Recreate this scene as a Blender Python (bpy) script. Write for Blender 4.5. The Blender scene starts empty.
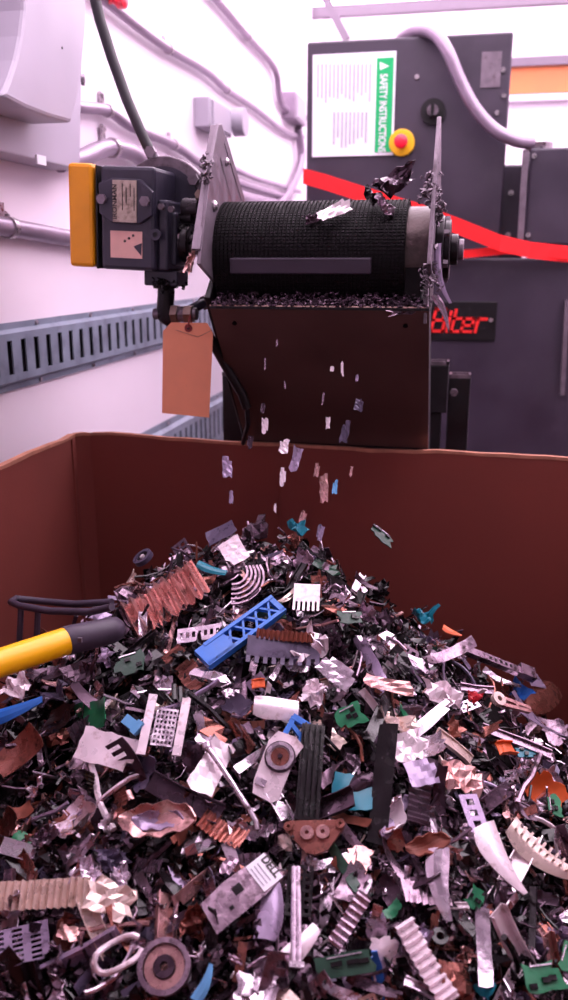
import bpy, math, random
import numpy as np
from mathutils import Vector, Matrix

rnd = random.Random(11)
nr = np.random.RandomState(7)
C = bpy.context.scene.collection
SC = bpy.context.scene

# ------------------------------------------------------------------ camera
W_PX, H_PX, F_PX = 568.0, 1000.0, 850.0
HORIZON, VPX = 262.0, 470.0            # horizon row and vanishing point of the truck's length
PITCH = math.atan((H_PX / 2 - HORIZON) / F_PX)
YAW = math.atan((VPX - W_PX / 2) / math.hypot(F_PX, H_PX / 2 - HORIZON))
CAM = Vector((0, 0, 1.35))
cam_d = bpy.data.cameras.new('camera')
cam = bpy.data.objects.new('camera', cam_d)
C.objects.link(cam)
cam.location = CAM
cam.rotation_euler = (math.pi / 2 - PITCH, 0, YAW)
cam_d.sensor_fit = 'VERTICAL'
cam_d.sensor_height = 36.0
cam_d.sensor_width = 36.0
cam_d.lens = 36.0 * F_PX / H_PX
cam_d.clip_start = 0.02
cam_d.dof.use_dof = True
cam_d.dof.focus_distance = 1.12
cam_d.dof.aperture_fstop = 5.0
SC.camera = cam
RM = cam.rotation_euler.to_matrix()
RIGHT, UP, FWD = RM @ Vector((1, 0, 0)), RM @ Vector((0, 1, 0)), RM @ Vector((0, 0, -1))

# ------------------------------------------------------------------ light
world = bpy.data.worlds.new('sky')
SC.world = world
world.use_nodes = True
wbg = world.node_tree.nodes['Background']
wbg.inputs[0].default_value = (1.0, 0.84, 0.97, 1)
wbg.inputs[1].default_value = 0.40
ROOF_GLOW = 4.6                         # daylight through the translucent truck roof
SC.view_settings.view_transform = 'Standard'
SC.view_settings.look = 'None'
SC.view_settings.exposure = 0.22
SC.view_settings.gamma = 1.0
SC.view_settings.use_curve_mapping = False

# ------------------------------------------------------------------ pixel -> place
def ray(px, py):
    return (RIGHT * (px - W_PX / 2) + UP * (H_PX / 2 - py) + FWD * F_PX).normalized()
def at_y(px, py, Y):
    d = ray(px, py); return CAM + d * (Y / d.y)
def at_x(px, py, X):
    d = ray(px, py); return CAM + d * (X / d.x)
def at_z(px, py, Z):
    d = ray(px, py); return CAM + d * ((Z - CAM.z) / d.z)
def to_px(p):
    v = Vector(p) - CAM
    z = v.dot(FWD)
    return (W_PX / 2 + F_PX * v.dot(RIGHT) / z, H_PX / 2 - F_PX * v.dot(UP) / z)

# ------------------------------------------------------------------ materials
def lin(c):
    return tuple((x / 12.92 if x <= 0.04045 else ((x + 0.055) / 1.055) ** 2.4) for x in (v / 255.0 for v in c))
MATS = {}
def mat(name, col, rough=0.5, metal=0.0, var=0.15, scale=40.0, bump=0.0, bscale=200.0, emit=0.0, stain=None, stain_at=(0.55, 0.7),
        stain_scale=6.0, rvar=0.1, coat=0.0):
    m = bpy.data.materials.new(name)
    m.use_nodes = True
    nt = m.node_tree
    b = nt.nodes['Principled BSDF']
    b.inputs['Roughness'].default_value = rough
    b.inputs['Metallic'].default_value = metal
    b.inputs['Coat Weight'].default_value = coat
    c = lin(col)
    tc = nt.nodes.new('ShaderNodeTexCoord')
    n = nt.nodes.new('ShaderNodeTexNoise')
    n.inputs['Scale'].default_value = scale
    n.inputs['Detail'].default_value = 5
    nt.links.new(tc.outputs['Object'], n.inputs['Vector'])
    mr = nt.nodes.new('ShaderNodeMapRange')
    mr.inputs['From Min'].default_value = 0.3
    mr.inputs['From Max'].default_value = 0.7
    mr.inputs['To Min'].default_value = 1 - var
    mr.inputs['To Max'].default_value = 1 + var
    nt.links.new(n.outputs['Fac'], mr.inputs['Value'])
    mx = nt.nodes.new('ShaderNodeMix')
    mx.data_type = 'RGBA'
    mx.blend_type = 'MULTIPLY'
    mx.inputs['Factor'].default_value = 1
    mx.inputs[6].default_value = (*c, 1)
    nt.links.new(mr.outputs[0], mx.inputs[7])
    out = mx.outputs[2]
    if stain:
        n2 = nt.nodes.new('ShaderNodeTexNoise')
        n2.inputs['Scale'].default_value = stain_scale
        n2.inputs['Detail'].default_value = 7
        n2.inputs['Roughness'].default_value = 0.65
        nt.links.new(tc.outputs['Object'], n2.inputs['Vector'])
        mr2 = nt.nodes.new('ShaderNodeMapRange')
        mr2.inputs['From Min'].default_value = stain_at[0]
        mr2.inputs['From Max'].default_value = stain_at[1]
        nt.links.new(n2.outputs['Fac'], mr2.inputs['Value'])
        m2 = nt.nodes.new('ShaderNodeMix')
        m2.data_type = 'RGBA'
        nt.links.new(mr2.outputs[0], m2.inputs['Factor'])
        nt.links.new(out, m2.inputs[6])
        m2.inputs[7].default_value = (*lin(stain), 1)
        out = m2.outputs[2]
    nt.links.new(out, b.inputs['Base Color'])
    if rvar:
        r = nt.nodes.new('ShaderNodeMapRange')
        r.inputs['From Min'].default_value = 0.3
        r.inputs['From Max'].default_value = 0.7
        r.inputs['To Min'].default_value = max(0.02, rough - rvar)
        r.inputs['To Max'].default_value = min(1, rough + rvar)
        nt.links.new(n.outputs['Fac'], r.inputs['Value'])
        nt.links.new(r.outputs[0], b.inputs['Roughness'])
    if bump:
        nb = nt.nodes.new('ShaderNodeTexNoise')
        nb.inputs['Scale'].default_value = bscale
        nb.inputs['Detail'].default_value = 4
        nt.links.new(tc.outputs['Object'], nb.inputs['Vector'])
        bp = nt.nodes.new('ShaderNodeBump')
        bp.inputs['Strength'].default_value = bump
        bp.inputs['Distance'].default_value = 0.002
        nt.links.new(nb.outputs['Fac'], bp.inputs['Height'])
        nt.links.new(bp.outputs[0], b.inputs['Normal'])
    if emit:
        b.inputs['Emission Color'].default_value = (*c, 1)
        b.inputs['Emission Strength'].default_value = emit
    MATS[name] = m
    return m

mat('wall_paint', (232, 220, 231), 0.45, 0, 0.03, 3, 0.08, 60, stain=(176, 150, 170), stain_at=(0.66, 0.80), stain_scale=7)
mat('roof_panel', (255, 236, 251), 0.6, 0, 0.02, 2, emit=ROOF_GLOW)
mat('floor_dark', (70, 62, 66), 0.7, 0, 0.2, 8, 0.2, 80)
mat('bow_metal', (120, 108, 122), 0.5, 0.2, 0.08, 12)
mat('cardboard', (121, 52, 43), 0.8, 0, 0.07, 7, 0.12, 140, rvar=0.05)
mat('cardboard_edge', (176, 118, 96), 0.9, 0, 0.2, 60, 0.3, 300)
mat('cabinet_black', (52, 43, 58), 0.42, 0.0, 0.15, 9, 0.05, 90, stain=(66, 58, 70), stain_at=(0.5, 0.85), stain_scale=5)
mat('black_paint', (22, 19, 23), 0.4, 0.0, 0.25, 30, 0.1, 120)
mat('black_steel', (30, 25, 29), 0.32, 0.65, 0.25, 25, 0.12, 140)
mat('pan_steel', (98, 68, 64), 0.45, 0.35, 0.15, 9, 0.1, 160)
mat('grime_steel', (112, 100, 110), 0.42, 0.55, 0.3, 45, 0.3, 160, stain=(60, 48, 52), stain_at=(0.5, 0.7), stain_scale=40)
mat('plate_grey', (116, 104, 115), 0.4, 0.4, 0.18, 40, 0.15, 180, stain=(84, 68, 74), stain_at=(0.55, 0.75), stain_scale=45)
mat('bolt_steel', (175, 165, 172), 0.3, 0.85, 0.15, 90)
mat('motor_paint', (46, 42, 58), 0.4, 0.1, 0.2, 35, 0.15, 160, stain=(78, 66, 78), stain_at=(0.58, 0.8), stain_scale=30)
mat('yellow_paint', (226, 146, 10), 0.4, 0, 0.06, 20, 0.04, 120, stain=(150, 84, 10), stain_at=(0.7, 0.8), stain_scale=18)
mat('belt_rubber', (17, 12, 16), 0.6, 0, 0.25, 70, 0.25, 500)
mat('cleat_rubber', (58, 49, 62), 0.5, 0, 0.12, 30)
mat('drum_worn', (70, 56, 57), 0.35, 0.6, 0.3, 60, 0.3, 220)
mat('grey_paint', (166, 159, 173), 0.42, 0.05, 0.06, 6, 0.03, 60)
mat('conduit', (150, 134, 152), 0.38, 0.55, 0.1, 30)
mat('cable_black', (36, 31, 40), 0.5, 0, 0.1, 30)
mat('rail_paint', (132, 142, 158), 0.45, 0.25, 0.12, 22, 0.08, 120, stain=(92, 96, 112), stain_at=(0.5, 0.75), stain_scale=14)
mat('slot_shade', (40, 36, 44), 0.8)
mat('manila', (230, 148, 114), 0.75, 0, 0.04, 30, stain=(150, 92, 66), stain_at=(0.66, 0.8), stain_scale=30)
mat('string_red', (120, 26, 34), 0.5)
mat('brass', (128, 108, 100), 0.38, 0.8, 0.2, 80, 0.2, 200)
mat('red_strap', (255, 22, 30), 0.55, 0, 0.08, 30)
mat('sign_white', (238, 236, 246), 0.4, 0, 0.03, 10)
mat('sign_green', (6, 176, 100), 0.4, 0, 0.03, 10)
mat('print_grey', (176, 172, 186), 0.6)
mat('print_dark', (52, 44, 44), 0.6)
mat('letter_red', (235, 36, 36), 0.5)
mat('button_yellow', (240, 186, 20), 0.45)
mat('button_red', (236, 20, 52), 0.35, coat=0.4)
mat('plate_tin', (176, 160, 148), 0.4, 0.5, 0.15, 120, stain=(110, 96, 84), stain_at=(0.5, 0.7), stain_scale=90)
mat('sticker_pink', (226, 176, 166), 0.55, 0, 0.05, 60, stain=(90, 60, 60), stain_at=(0.72, 0.76), stain_scale=60)
mat('orange_board', (214, 122, 74), 0.6, 0, 0.1, 6)
mat('white_trim', (236, 226, 238), 0.5, 0, 0.03, 6)
mat('tool_yellow', (255, 190, 0), 0.38, 0, 0.03, 20, coat=0.25)
mat('tool_black', (62, 52, 68), 0.5, 0, 0.12, 40, 0.1, 200)
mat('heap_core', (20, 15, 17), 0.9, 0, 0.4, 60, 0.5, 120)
# scrap
SCRAP = {
 'silver': mat('scrap_silver', (216, 202, 214), 0.27, 0.95, 0.14, 70, 0.6, 70, stain=(90, 70, 72), stain_at=(0.58, 0.72), stain_scale=55),
 'grey': mat('scrap_grey', (152, 130, 145), 0.28, 0.85, 0.2, 60, 0.6, 70, stain=(60, 46, 50), stain_at=(0.55, 0.7), stain_scale=50),
 'gunmetal': mat('scrap_gunmetal', (76, 59, 71), 0.28, 0.75, 0.25, 60, 0.6, 70),
 'black': mat('scrap_black', (18, 12, 16), 0.22, 0.0, 0.3, 60, 0.2, 140),
 'slate': mat('scrap_slate', (78, 68, 90), 0.32, 0.3, 0.2, 50, 0.15, 140),
 'lilac': mat('scrap_lilac', (156, 138, 166), 0.3, 0.45, 0.1, 40, 0.1, 140, stain=(90, 74, 92), stain_at=(0.6, 0.72), stain_scale=60),
 'white': mat('scrap_white', (232, 216, 224), 0.32, 0.3, 0.08, 50, 0.1, 160, stain=(168, 138, 138), stain_at=(0.58, 0.72), stain_scale=40),
 'brown': mat('scrap_brown', (146, 92, 82), 0.28, 0.75, 0.2, 50, 0.25, 130, stain=(66, 40, 36), stain_at=(0.56, 0.7), stain_scale=50),
 'pink': mat('scrap_pink', (196, 152, 148), 0.28, 0.8, 0.12, 50, 0.2, 130, stain=(110, 72, 66), stain_at=(0.58, 0.72), stain_scale=50),
 'rust': mat('scrap_rust', (118, 60, 46), 0.6, 0.2, 0.25, 60, 0.3, 130),
 'cream': mat('scrap_cream', (222, 200, 190), 0.3, 0.5, 0.1, 40, 0.15, 120, stain=(140, 106, 92), stain_at=(0.6, 0.74), stain_scale=40),
 'blue': mat('scrap_blue', (38, 108, 196), 0.4, 0, 0.1, 40),
 'sky': mat('scrap_sky', (96, 160, 208), 0.4, 0, 0.1, 40),
 'green': mat('scrap_green', (24, 112, 72), 0.38, 0, 0.2, 70, 0.15, 300),
 'darkgreen': mat('scrap_darkgreen', (26, 62, 46), 0.38, 0, 0.25, 70, 0.15, 300),
 'teal': mat('scrap_teal', (18, 116, 134), 0.38, 0, 0.12, 40),
 'orange': mat('scrap_orange', (214, 92, 36), 0.45, 0, 0.12, 40),
 'red': mat('scrap_red', (176, 30, 44), 0.45, 0, 0.12, 40),
}

for nm_, lv_ in (('belt_rubber', 0.15), ('black_paint', 0.3), ('slot_shade', 0.2), ('heap_core', 0.1), ('cleat_rubber', 0.3)):
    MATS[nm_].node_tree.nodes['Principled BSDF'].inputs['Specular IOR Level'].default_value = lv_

# ------------------------------------------------------------------ mesh helpers
class MB:
    def __init__(s): s.v, s.f = [], []
    def add(s, vs, fs):
        o = len(s.v)
        s.v += [tuple(p) for p in vs]
        s.f += [tuple(i + o for i in f) for f in fs]
        return s
    def box(s, c, d, R=None):
        c = Vector(c); R = R or Matrix.Identity(3)
        vs = [c + R @ Vector((x * d[0] / 2, y * d[1] / 2, z * d[2] / 2)) for x in (-1, 1) for y in (-1, 1) for z in (-1, 1)]
        return s.add(vs, [(0, 1, 3, 2), (4, 6, 7, 5), (0, 4, 5, 1), (2, 3, 7, 6), (0, 2, 6, 4), (1, 5, 7, 3)])
    def bar(s, p0, p1, w, h, upv=(0, 0, 1)):
        p0, p1 = Vector(p0), Vector(p1)
        x = (p1 - p0); L = x.length; x.normalize()
        y = Vector(upv).cross(x)
        if y.length < 1e-4: y = Vector((0, 1, 0)).cross(x)
        y.normalize(); z = x.cross(y)
        R = Matrix((x, y, z)).transposed()
        return s.box((p0 + p1) / 2, (L, w, h), R)
    def tube(s, pts, r, n=8, cap=True):
        pts = [Vector(p) for p in pts]
        rs = r if isinstance(r, (list, tuple)) else [r] * len(pts)
        vs, fs = [], []
        t0 = (pts[1] - pts[0]).normalized()
        a = Vector((0, 0, 1)) if abs(t0.z) < 0.9 else Vector((1, 0, 0))
        u = a.cross(t0).normalized()
        for i, p in enumerate(pts):
            t = (pts[min(i + 1, len(pts) - 1)] - pts[max(i - 1, 0)]).normalized()
            u = (u - t * u.dot(t)).normalized(); w = t.cross(u)
            for k in range(n):
                a_ = 2 * math.pi * k / n
                vs.append(p + (u * math.cos(a_) + w * math.sin(a_)) * rs[i])
        for i in range(len(pts) - 1):
            for k in range(n):
                k2 = (k + 1) % n
                fs.append((i * n + k, i * n + k2, (i + 1) * n + k2, (i + 1) * n + k))
        if cap:
            fs.append(tuple(reversed(range(n))))
            fs.append(tuple((len(pts) - 1) * n + k for k in range(n)))
        return s.add(vs, fs)
    def cyl(s, p0, p1, r, n=24):
        return s.tube([p0, p1], r, n)
    def prism(s, poly, off):
        n = len(poly); off = Vector(off)
        vs = [Vector(p) for p in poly] + [Vector(p) + off for p in poly]
        fs = [tuple(reversed(range(n))), tuple(range(n, 2 * n))]
        fs += [(i, (i + 1) % n, n + (i + 1) % n, n + i) for i in range(n)]
        return s.add(vs, fs)
    def ring(s, c, axis, r0, r1, h, n=28):
        c = Vector(c); ax = Vector(axis).normalized()
        a = Vector((0, 0, 1)) if abs(ax.z) < 0.9 else Vector((1, 0, 0))
        u = a.cross(ax).normalized(); w = ax.cross(u)
        vs, fs = [], []
        for k in range(n):
            d = u * math.cos(2 * math.pi * k / n) + w * math.sin(2 * math.pi * k / n)
            vs += [c + d * r0 - ax * h / 2, c + d * r1 - ax * h / 2, c + d * r1 + ax * h / 2, c + d * r0 + ax * h / 2]
        for k in range(n):
            a_, b_ = 4 * k, 4 * ((k + 1) % n)
            fs += [(a_ + j, a_ + (j + 1) % 4, b_ + (j + 1) % 4, b_ + j) for j in range(4)]
        return s.add(vs, fs)
    def build(s, name, m, parent=None, smooth=False, bevel=0.0, local=False):
        me = bpy.data.meshes.new(name)
        me.from_pydata([tuple(v) for v in s.v], [], s.f)
        me.update()
        import bmesh
        bm = bmesh.new(); bm.from_mesh(me)
        bmesh.ops.recalc_face_normals(bm, faces=bm.faces)
        bm.to_mesh(me); bm.free()
        if smooth:
            me.polygons.foreach_set('use_smooth', [True] * len(me.polygons))
            me.set_sharp_from_angle(angle=math.radians(38))
        me.materials.append(m if not isinstance(m, str) else (MATS.get(m) or SCRAP[m]))
        o = bpy.data.objects.new(name, me)
        C.objects.link(o)
        if parent:
            o.parent = parent
            if not local: o.matrix_parent_inverse = base_matrix(parent).inverted()
        if bevel:
            b = o.modifiers.new('bevel', 'BEVEL'); b.width = bevel; b.segments = 2; b.limit_method = 'ANGLE'
        return o
def base_matrix(o):
    return (base_matrix(o.parent) @ o.matrix_parent_inverse if o.parent else Matrix.Identity(4)) @ o.matrix_basis
def empty(name, loc, M=None):
    o = bpy.data.objects.new(name, None)
    C.objects.link(o)
    o.empty_display_size = 0.05
    if M is not None: o.matrix_basis = M
    else: o.location = loc
    return o
def tag(o, label=None, cat=None, group=None, kind=None):
    if label: o['label'] = label
    if cat: o['category'] = cat
    if group: o['group'] = group
    if kind: o['kind'] = kind
    return o
def hexbolt(p, axis, r, h, name, m, parent):
    return MB().cyl(Vector(p), Vector(p) + Vector(axis).normalized() * h, r, 6).build(name, m, parent)
def text(body, name, origin, xdir, ydir, size, m, parent, depth=0.0006, shear=0.0, align='LEFT', bold=0.0, wscale=1.0):
    cu = bpy.data.curves.new(name, 'FONT')
    cu.body = body; cu.size = size; cu.extrude = depth; cu.shear = shear; cu.align_x = align; cu.offset = bold
    tmp = bpy.data.objects.new(name, cu)
    C.objects.link(tmp)
    dg = bpy.context.evaluated_depsgraph_get()
    me = bpy.data.meshes.new_from_object(tmp.evaluated_get(dg))
    bpy.data.objects.remove(tmp)
    x, y = Vector(xdir).normalized(), Vector(ydir).normalized()
    z = x.cross(y)
    M = Matrix((x * wscale, y, z)).transposed().to_4x4()
    M.translation = Vector(origin)
    me.transform(M)
    me.materials.clear(); me.materials.append(MATS[m])
    o = bpy.data.objects.new(name, me)
    C.objects.link(o)
    o.parent = parent
    o.matrix_parent_inverse = base_matrix(parent).inverted()
    return o

# ------------------------------------------------------------------ the truck body
WX = -0.85                # left wall
RX, BY, CZ = 1.45, 5.0, 2.6
def slab(name, c, d, m, kind='structure', bevel=0):
    return tag(MB().box(c, d).build(name, m, bevel=bevel), kind=kind)
tag(slab('floor', ((WX + RX) / 2, 1.9, -0.03), (RX - WX + 0.1, 6.4, 0.06), 'floor_dark'), 'dark floor of the truck body', 'floor')
tag(slab('wall_left', (WX - 0.03, 1.9, CZ / 2), (0.06, 6.3, CZ), 'wall_paint'), 'white painted left wall of the truck body', 'wall')
tag(slab('wall_right', (RX + 0.03, 1.9, CZ / 2), (0.06, 6.3, CZ), 'wall_paint'), 'white right wall of the truck body', 'wall')
tag(slab('wall_back', ((WX + RX) / 2, BY + 0.03, CZ / 2), (RX - WX, 0.06, CZ), 'wall_paint'), 'bright white end wall of the truck body', 'wall')
SKY0 = 0.7               # translucent roof starts here; unseen solid part nearer is added to cut light
tag(slab('ceiling', ((WX + RX) / 2, (SKY0 + 5.1) / 2, CZ + 0.02), (RX - WX + 0.1, 5.1 - SKY0, 0.04), 'roof_panel'), 'bright translucent roof panel over the machine', 'ceiling')
tag(slab('ceiling', ((WX + RX) / 2, (SKY0 - 1.3) / 2, CZ + 0.02), (RX - WX + 0.1, SKY0 + 1.3, 0.04), 'wall_paint'), 'unseen white solid roof panel added to cut light over the box', 'ceiling')
# roof bows (light steel tubes under the translucent roof)
k = 0
for (a, b) in (((335, 12), (568, -2)), ((345, 33), (568, 26))):
    k += 1
    pa, pb = at_z(a[0], a[1], CZ - 0.035), at_z(b[0], b[1], CZ - 0.035)
    d = (pb - pa).normalized()
    t = MB().bar((WX, (pa - d * ((pa.x - WX) / d.x)).y, CZ - 0.035), (RX, (pa + d * ((RX - pa.x) / d.x)).y, CZ - 0.035), 0.05, 0.05).build('trim_%d' % k, 'bow_metal')
    tag(t, ('upper' if k == 1 else 'lower') + ' of the two grey roof bows above the black cabinet', 'roof bow', kind='structure')
for y in (0.2, 1.4, 2.6):
    k += 1
    tag(MB().bar((WX, y, CZ - 0.025), (RX, y, CZ - 0.025), 0.05, 0.05).build('trim_%d' % k, 'bow_metal'), 'grey roof bow across the bright roof overhead', 'roof bow', 'roof bows overhead', kind='structure')
t = MB().bar(at_y(322, -8, 4.2), at_y(347, 40, 4.2), 0.035, 0.03, (0, 1, 0)).build('trim_%d' % (k + 1), 'bow_metal')
tag(t, 'short slanting grey brace above the black cabinet', 'brace', kind='structure')

# boards on the end wall
def wall_board(name, x0, x1, y0, y1, m, label, th):
    a, b = at_y(x0, y0, BY - th), at_y(x1, y1, BY - th)
    a.z, b.z = at_y(540, y0, BY - th).z, at_y(540, y1, BY - th).z
    o = MB().box(((a.x + b.x) / 2, BY - th / 2, (a.z + b.z) / 2), (b.x - a.x, th, a.z - b.z)).build(name, m)
    return tag(o, label, 'board')
wall_board('wooden_board', 430, 760, 66, 93, 'orange_board', 'orange-brown board across the white end wall right of the cabinet', 0.03)
wall_board('grey_ledge', 430, 760, 56, 65, 'bow_metal', 'thin grey ledge just above the orange-brown board', 0.06)
wall_board('white_ledge', 430, 760, 94, 100, 'white_trim', 'pale ledge just below the orange-brown board', 0.05)

# cargo rails with slots
def shell_np(P, mask, th):
    nx, ny = P.shape[0], P.shape[1]
    gu = np.gradient(P, axis=0); gv = np.gradient(P, axis=1)
    n = np.cross(gu, gv)
    n /= (np.linalg.norm(n, axis=2, keepdims=True) + 1e-12)
    top = (P + n * th / 2).reshape(-1, 3); bot = (P - n * th / 2).reshape(-1, 3)
    N = nx * ny
    V = np.vstack([top, bot])
    F = []
    idx = lambda i, j: i * ny + j
    on = lambda i, j: 0 <= i < nx - 1 and 0 <= j < ny - 1 and mask[i, j]
    for i in range(nx - 1):
        for j in range(ny - 1):
            if not mask[i, j]: continue
            a, b, c, d = idx(i, j), idx(i + 1, j), idx(i + 1, j + 1), idx(i, j + 1)
            F.append((a, b, c, d)); F.append((N + d, N + c, N + b, N + a))
            if not on(i, j - 1): F.append((b, a, N + a, N + b))
            if not on(i, j + 1): F.append((d, c, N + c, N + d))
            if not on(i - 1, j): F.append((a, d, N + d, N + a))
            if not on(i + 1, j): F.append((c, b, N + b, N + c))
    used = np.unique(np.array(F).reshape(-1))
    mp = -np.ones(len(V), int); mp[used] = np.arange(len(used))
    return V[used], [tuple(int(mp[i]) for i in f) for f in F]

def cargo_rail(top_px, bot_px, y0, y1, label, first):
    a, b = at_x(*top_px, WX + 0.02), at_x(*bot_px, WX + 0.02)
    zt, zb = a.z, b.z
    H = zt - zb
    root = empty('cargo_rail', (WX, y0, zb))
    rows_z = [0, 0.10, 0.15, 0.25, 0.75, 0.85, 0.90, 1.0]
    rows_d = [0.004, 0.004, 0.016, 0.016, 0.016, 0.016, 0.004, 0.004]
    ys, slot = [], []
    y = y0
    while y < y1:
        ys += [y, y + 0.0325]; slot += [False, True]; y += 0.0515
    ys.append(y)
    ys = [v + first for v in ys]
    P = np.zeros((len(ys), 8, 3)); mask = np.ones((len(ys) - 1, 7), bool)
    for i, yy in enumerate(ys):
        for j in range(8):
            P[i, j] = (WX + rows_d[j], yy, zb + H * rows_z[j])
    for i, s_ in enumerate(slot):
        if s_: mask[i, 3] = False
    v, f = shell_np(P, mask, 0.003)
    MB().add(v, f).build('slotted_rail', 'rail_paint', root)
    MB().box((WX + 0.003, (ys[0] + ys[-1]) / 2, zb + H / 2), (0.003, ys[-1] - ys[0], H * 0.6)).build('slot_shade_strip', 'slot_shade', root)  # dark strip standing in for the shade inside the slots
    for i in range(1, 14):
        yy = ys[0] + 0.12 + i * 0.2575
        if yy > ys[-1]: break
        for zz in (zb + H * 0.05, zb + H * 0.95):
            MB().cyl((WX + 0.005, yy, zz), (WX + 0.009, yy, zz), 0.005, 8).build('rivet', 'bolt_steel', root)
    tag(root, label, 'cargo rail')
cargo_rail((0, 325), (0, 396), 0.95, 4.6, 'upper slotted grey-blue cargo rail along the left wall behind the tag', 0.011)
cargo_rail((150, 432), (150, 500), 1.2, 4.6, 'lower slotted cargo rail on the left wall just above the box rim', 0.0)

# conduits on the left wall
def conduit(pts, r, name, label, xoff=0.02, m='conduit', clamps=(), n=10):
    P = [at_x(px, py, WX + xoff) for px, py in pts]
    # smooth by Catmull-Rom
    Q = []
    for i in range(len(P) - 1):
        p0, p1, p2, p3 = P[max(i - 1, 0)], P[i], P[i + 1], P[min(i + 2, len(P) - 1)]
        for t in (0, 0.25, 0.5, 0.75):
            Q.append(0.5 * ((2 * p1) + (-p0 + p2) * t + (2 * p0 - 5 * p1 + 4 * p2 - p3) * t * t + (-p0 + 3 * p1 - 3 * p2 + p3) * t ** 3))
    Q.append(P[-1])
    root = empty(name, P[0])
    MB().tube(Q, r, n).build('pipe', m, root, smooth=True)
    for (cx, cy) in clamps:
        q = at_x(cx, cy, WX + xoff)
        j = min(range(len(Q) - 1), key=lambda i: (Q[i] - q).length)
        d = (Q[min(j + 1, len(Q) - 1)] - Q[max(j - 1, 0)]).normalized()
        cl = MB().cyl(Q[j] - d * 0.008, Q[j] + d * 0.008, r * 1.18, 14).build('clamp', 'bolt_steel', root, smooth=True)
        MB().box(Q[j] + Vector((-xoff * 0.7, 0, r * 1.7)), (0.004, 0.02, r * 1.8)).build('clamp_tab', 'bolt_steel', root)
    return tag(root, label, 'conduit')
conduit([(60, -35), (105, 0), (137, 26), (169, 49), (206, 71), (227, 90), (254, 108), (285, 132), (303, 137)], 0.0125, 'wall_conduit',
        'grey conduit running from top left down to the wall junction box', clamps=((169, 49), (230, 92)))
conduit([(180, -40), (217, 0), (248, 37), (275, 69), (280, 100), (291, 114), (306, 118)], 0.014, 'wall_conduit',
        'uppermost grey conduit bending down steeply beside the black cabinet', clamps=((248, 37),))
conduit([(60, 102), (79, 107), (108, 111), (132, 127), (174, 145), (201, 164), (232, 180), (290, 198)], 0.0125, 'wall_conduit',
        'grey conduit emerging from the grey cover above the motor', clamps=((108, 112), (170, 144)))
conduit([(60, 163), (82, 158), (106, 148), (130, 152), (150, 164), (200, 186), (280, 205)], 0.019, 'wall_conduit',
        'fattest pale conduit elbowing just above the yellow motor cap', xoff=0.03, clamps=((112, 149),))
conduit([(-40, 218), (0, 226), (35, 232), (70, 238), (120, 244), (200, 252)], 0.017, 'wall_conduit',
        'straight grey conduit left of the yellow motor cap', clamps=((10, 227),))
conduit([(232, 168), (255, 178), (275, 184), (300, 192)], 0.010, 'wall_conduit', 'thin pale conduit low behind the pointed guard plate')
conduit([(298, 128), (301, 160), (290, 190), (270, 215)], 0.02, 'wall_conduit', 'vertical pale conduit beside the left edge of black cabinet', xoff=0.03)

# junction box on the wall
c0, c1 = at_x(209, 96, WX + 0.05), at_x(232, 138, WX + 0.05)
jb = empty('junction_box', (WX, c0.y, c1.z))
MB().box((WX + 0.025, (c0.y + c1.y) / 2, (c0.z + c1.z) / 2), (0.05, c1.y - c0.y, c0.z - c1.z)).build('body', 'grey_paint', jb, bevel=0.004)
MB().cyl((WX + 0.05, c1.y + 0.03, (c0.z + c1.z) / 2 + 0.01), (WX + 0.09, c1.y + 0.03, (c0.z + c1.z) / 2 + 0.01), 0.045, 20).build('round_cover', 'grey_paint', jb, smooth=True)
MB().box((WX + 0.053, (c0.y + c1.y) / 2, (c0.z + c1.z) / 2), (0.006, (c1.y - c0.y) * 0.8, (c0.z - c1.z) * 0.85)).build('lid', 'grey_paint', jb)
tag(jb, 'pale grey junction box on the left wall above the pointed guard plate', 'junction box')
c0, c1 = at_x(293, 91, WX + 0.05), at_x(304, 127, WX + 0.05)
cb = empty('conduit_box', (WX, c0.y, c1.z))
MB().box((WX + 0.03, (c0.y + c1.y) / 2, (c0.z + c1.z) / 2), (0.06, c1.y - c0.y, c0.z - c1.z)).build('body', 'conduit', cb, bevel=0.004)
MB().box((WX + 0.062, (c0.y + c1.y) / 2, (c0.z + c1.z) / 2), (0.004, (c1.y - c0.y) * .8, (c0.z - c1.z) * .8)).build('lid', 'grey_paint', cb)
tag(cb, 'small dark grey box on wall at the left edge of black cabinet', 'junction box')

# screws on the wall
for (px, py) in ((99, 96), (101, 129), (4, 217)):
    p = at_x(px, py, WX)
    s_ = empty('wall_screw', p)
    MB().cyl(p, p + Vector((0.004, 0, 0)), 0.011, 14).build('washer', 'bolt_steel', s_)
    hexbolt(p + Vector((0.004, 0, 0)), (1, 0, 0), 0.006, 0.006, 'head', 'grime_steel', s_)
    tag(s_, {99: 'upper of two screws in wall beside the grey cover', 101: 'lower of two screws in wall beside the grey cover', 4: 'small screw in wall just above the straight conduit at far left'}[px], 'screw')

# grey electrical cover at the upper left
gp = empty('electrical_cover', at_x(40, 165, WX))
X0 = -0.78
pl = [at_x(-60, 150, X0), at_x(80, 170, X0), at_x(84, -30, X0), at_x(-60, -60, X0)]
pl[0].z = pl[1].z
MB().prism(pl, (-0.065, 0, 0)).build('back_plate', 'grey_paint', gp, bevel=0.003)
X1 = -0.70
outline = [(24, -60), (87, -60), (87, 0), (86, 30), (83, 62), (79, 90), (72, 123), (50, 117), (26, 108), (3, 96), (10, 78), (16, 60), (21, 36), (24, 10)]
poly = [at_x(x, y, X1) for x, y in outline]
hd = MB().prism(poly, (-0.079, 0, 0)).build('hood', 'grey_paint', gp, bevel=0.006)
MB().cyl(at_x(62, 48, X1), at_x(62, 48, X1) + Vector((0.001, 0, 0)), 0.0022, 8).build('hole_plug', 'black_paint', hd)
p = at_x(83, 80, X1 - 0.03)
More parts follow.
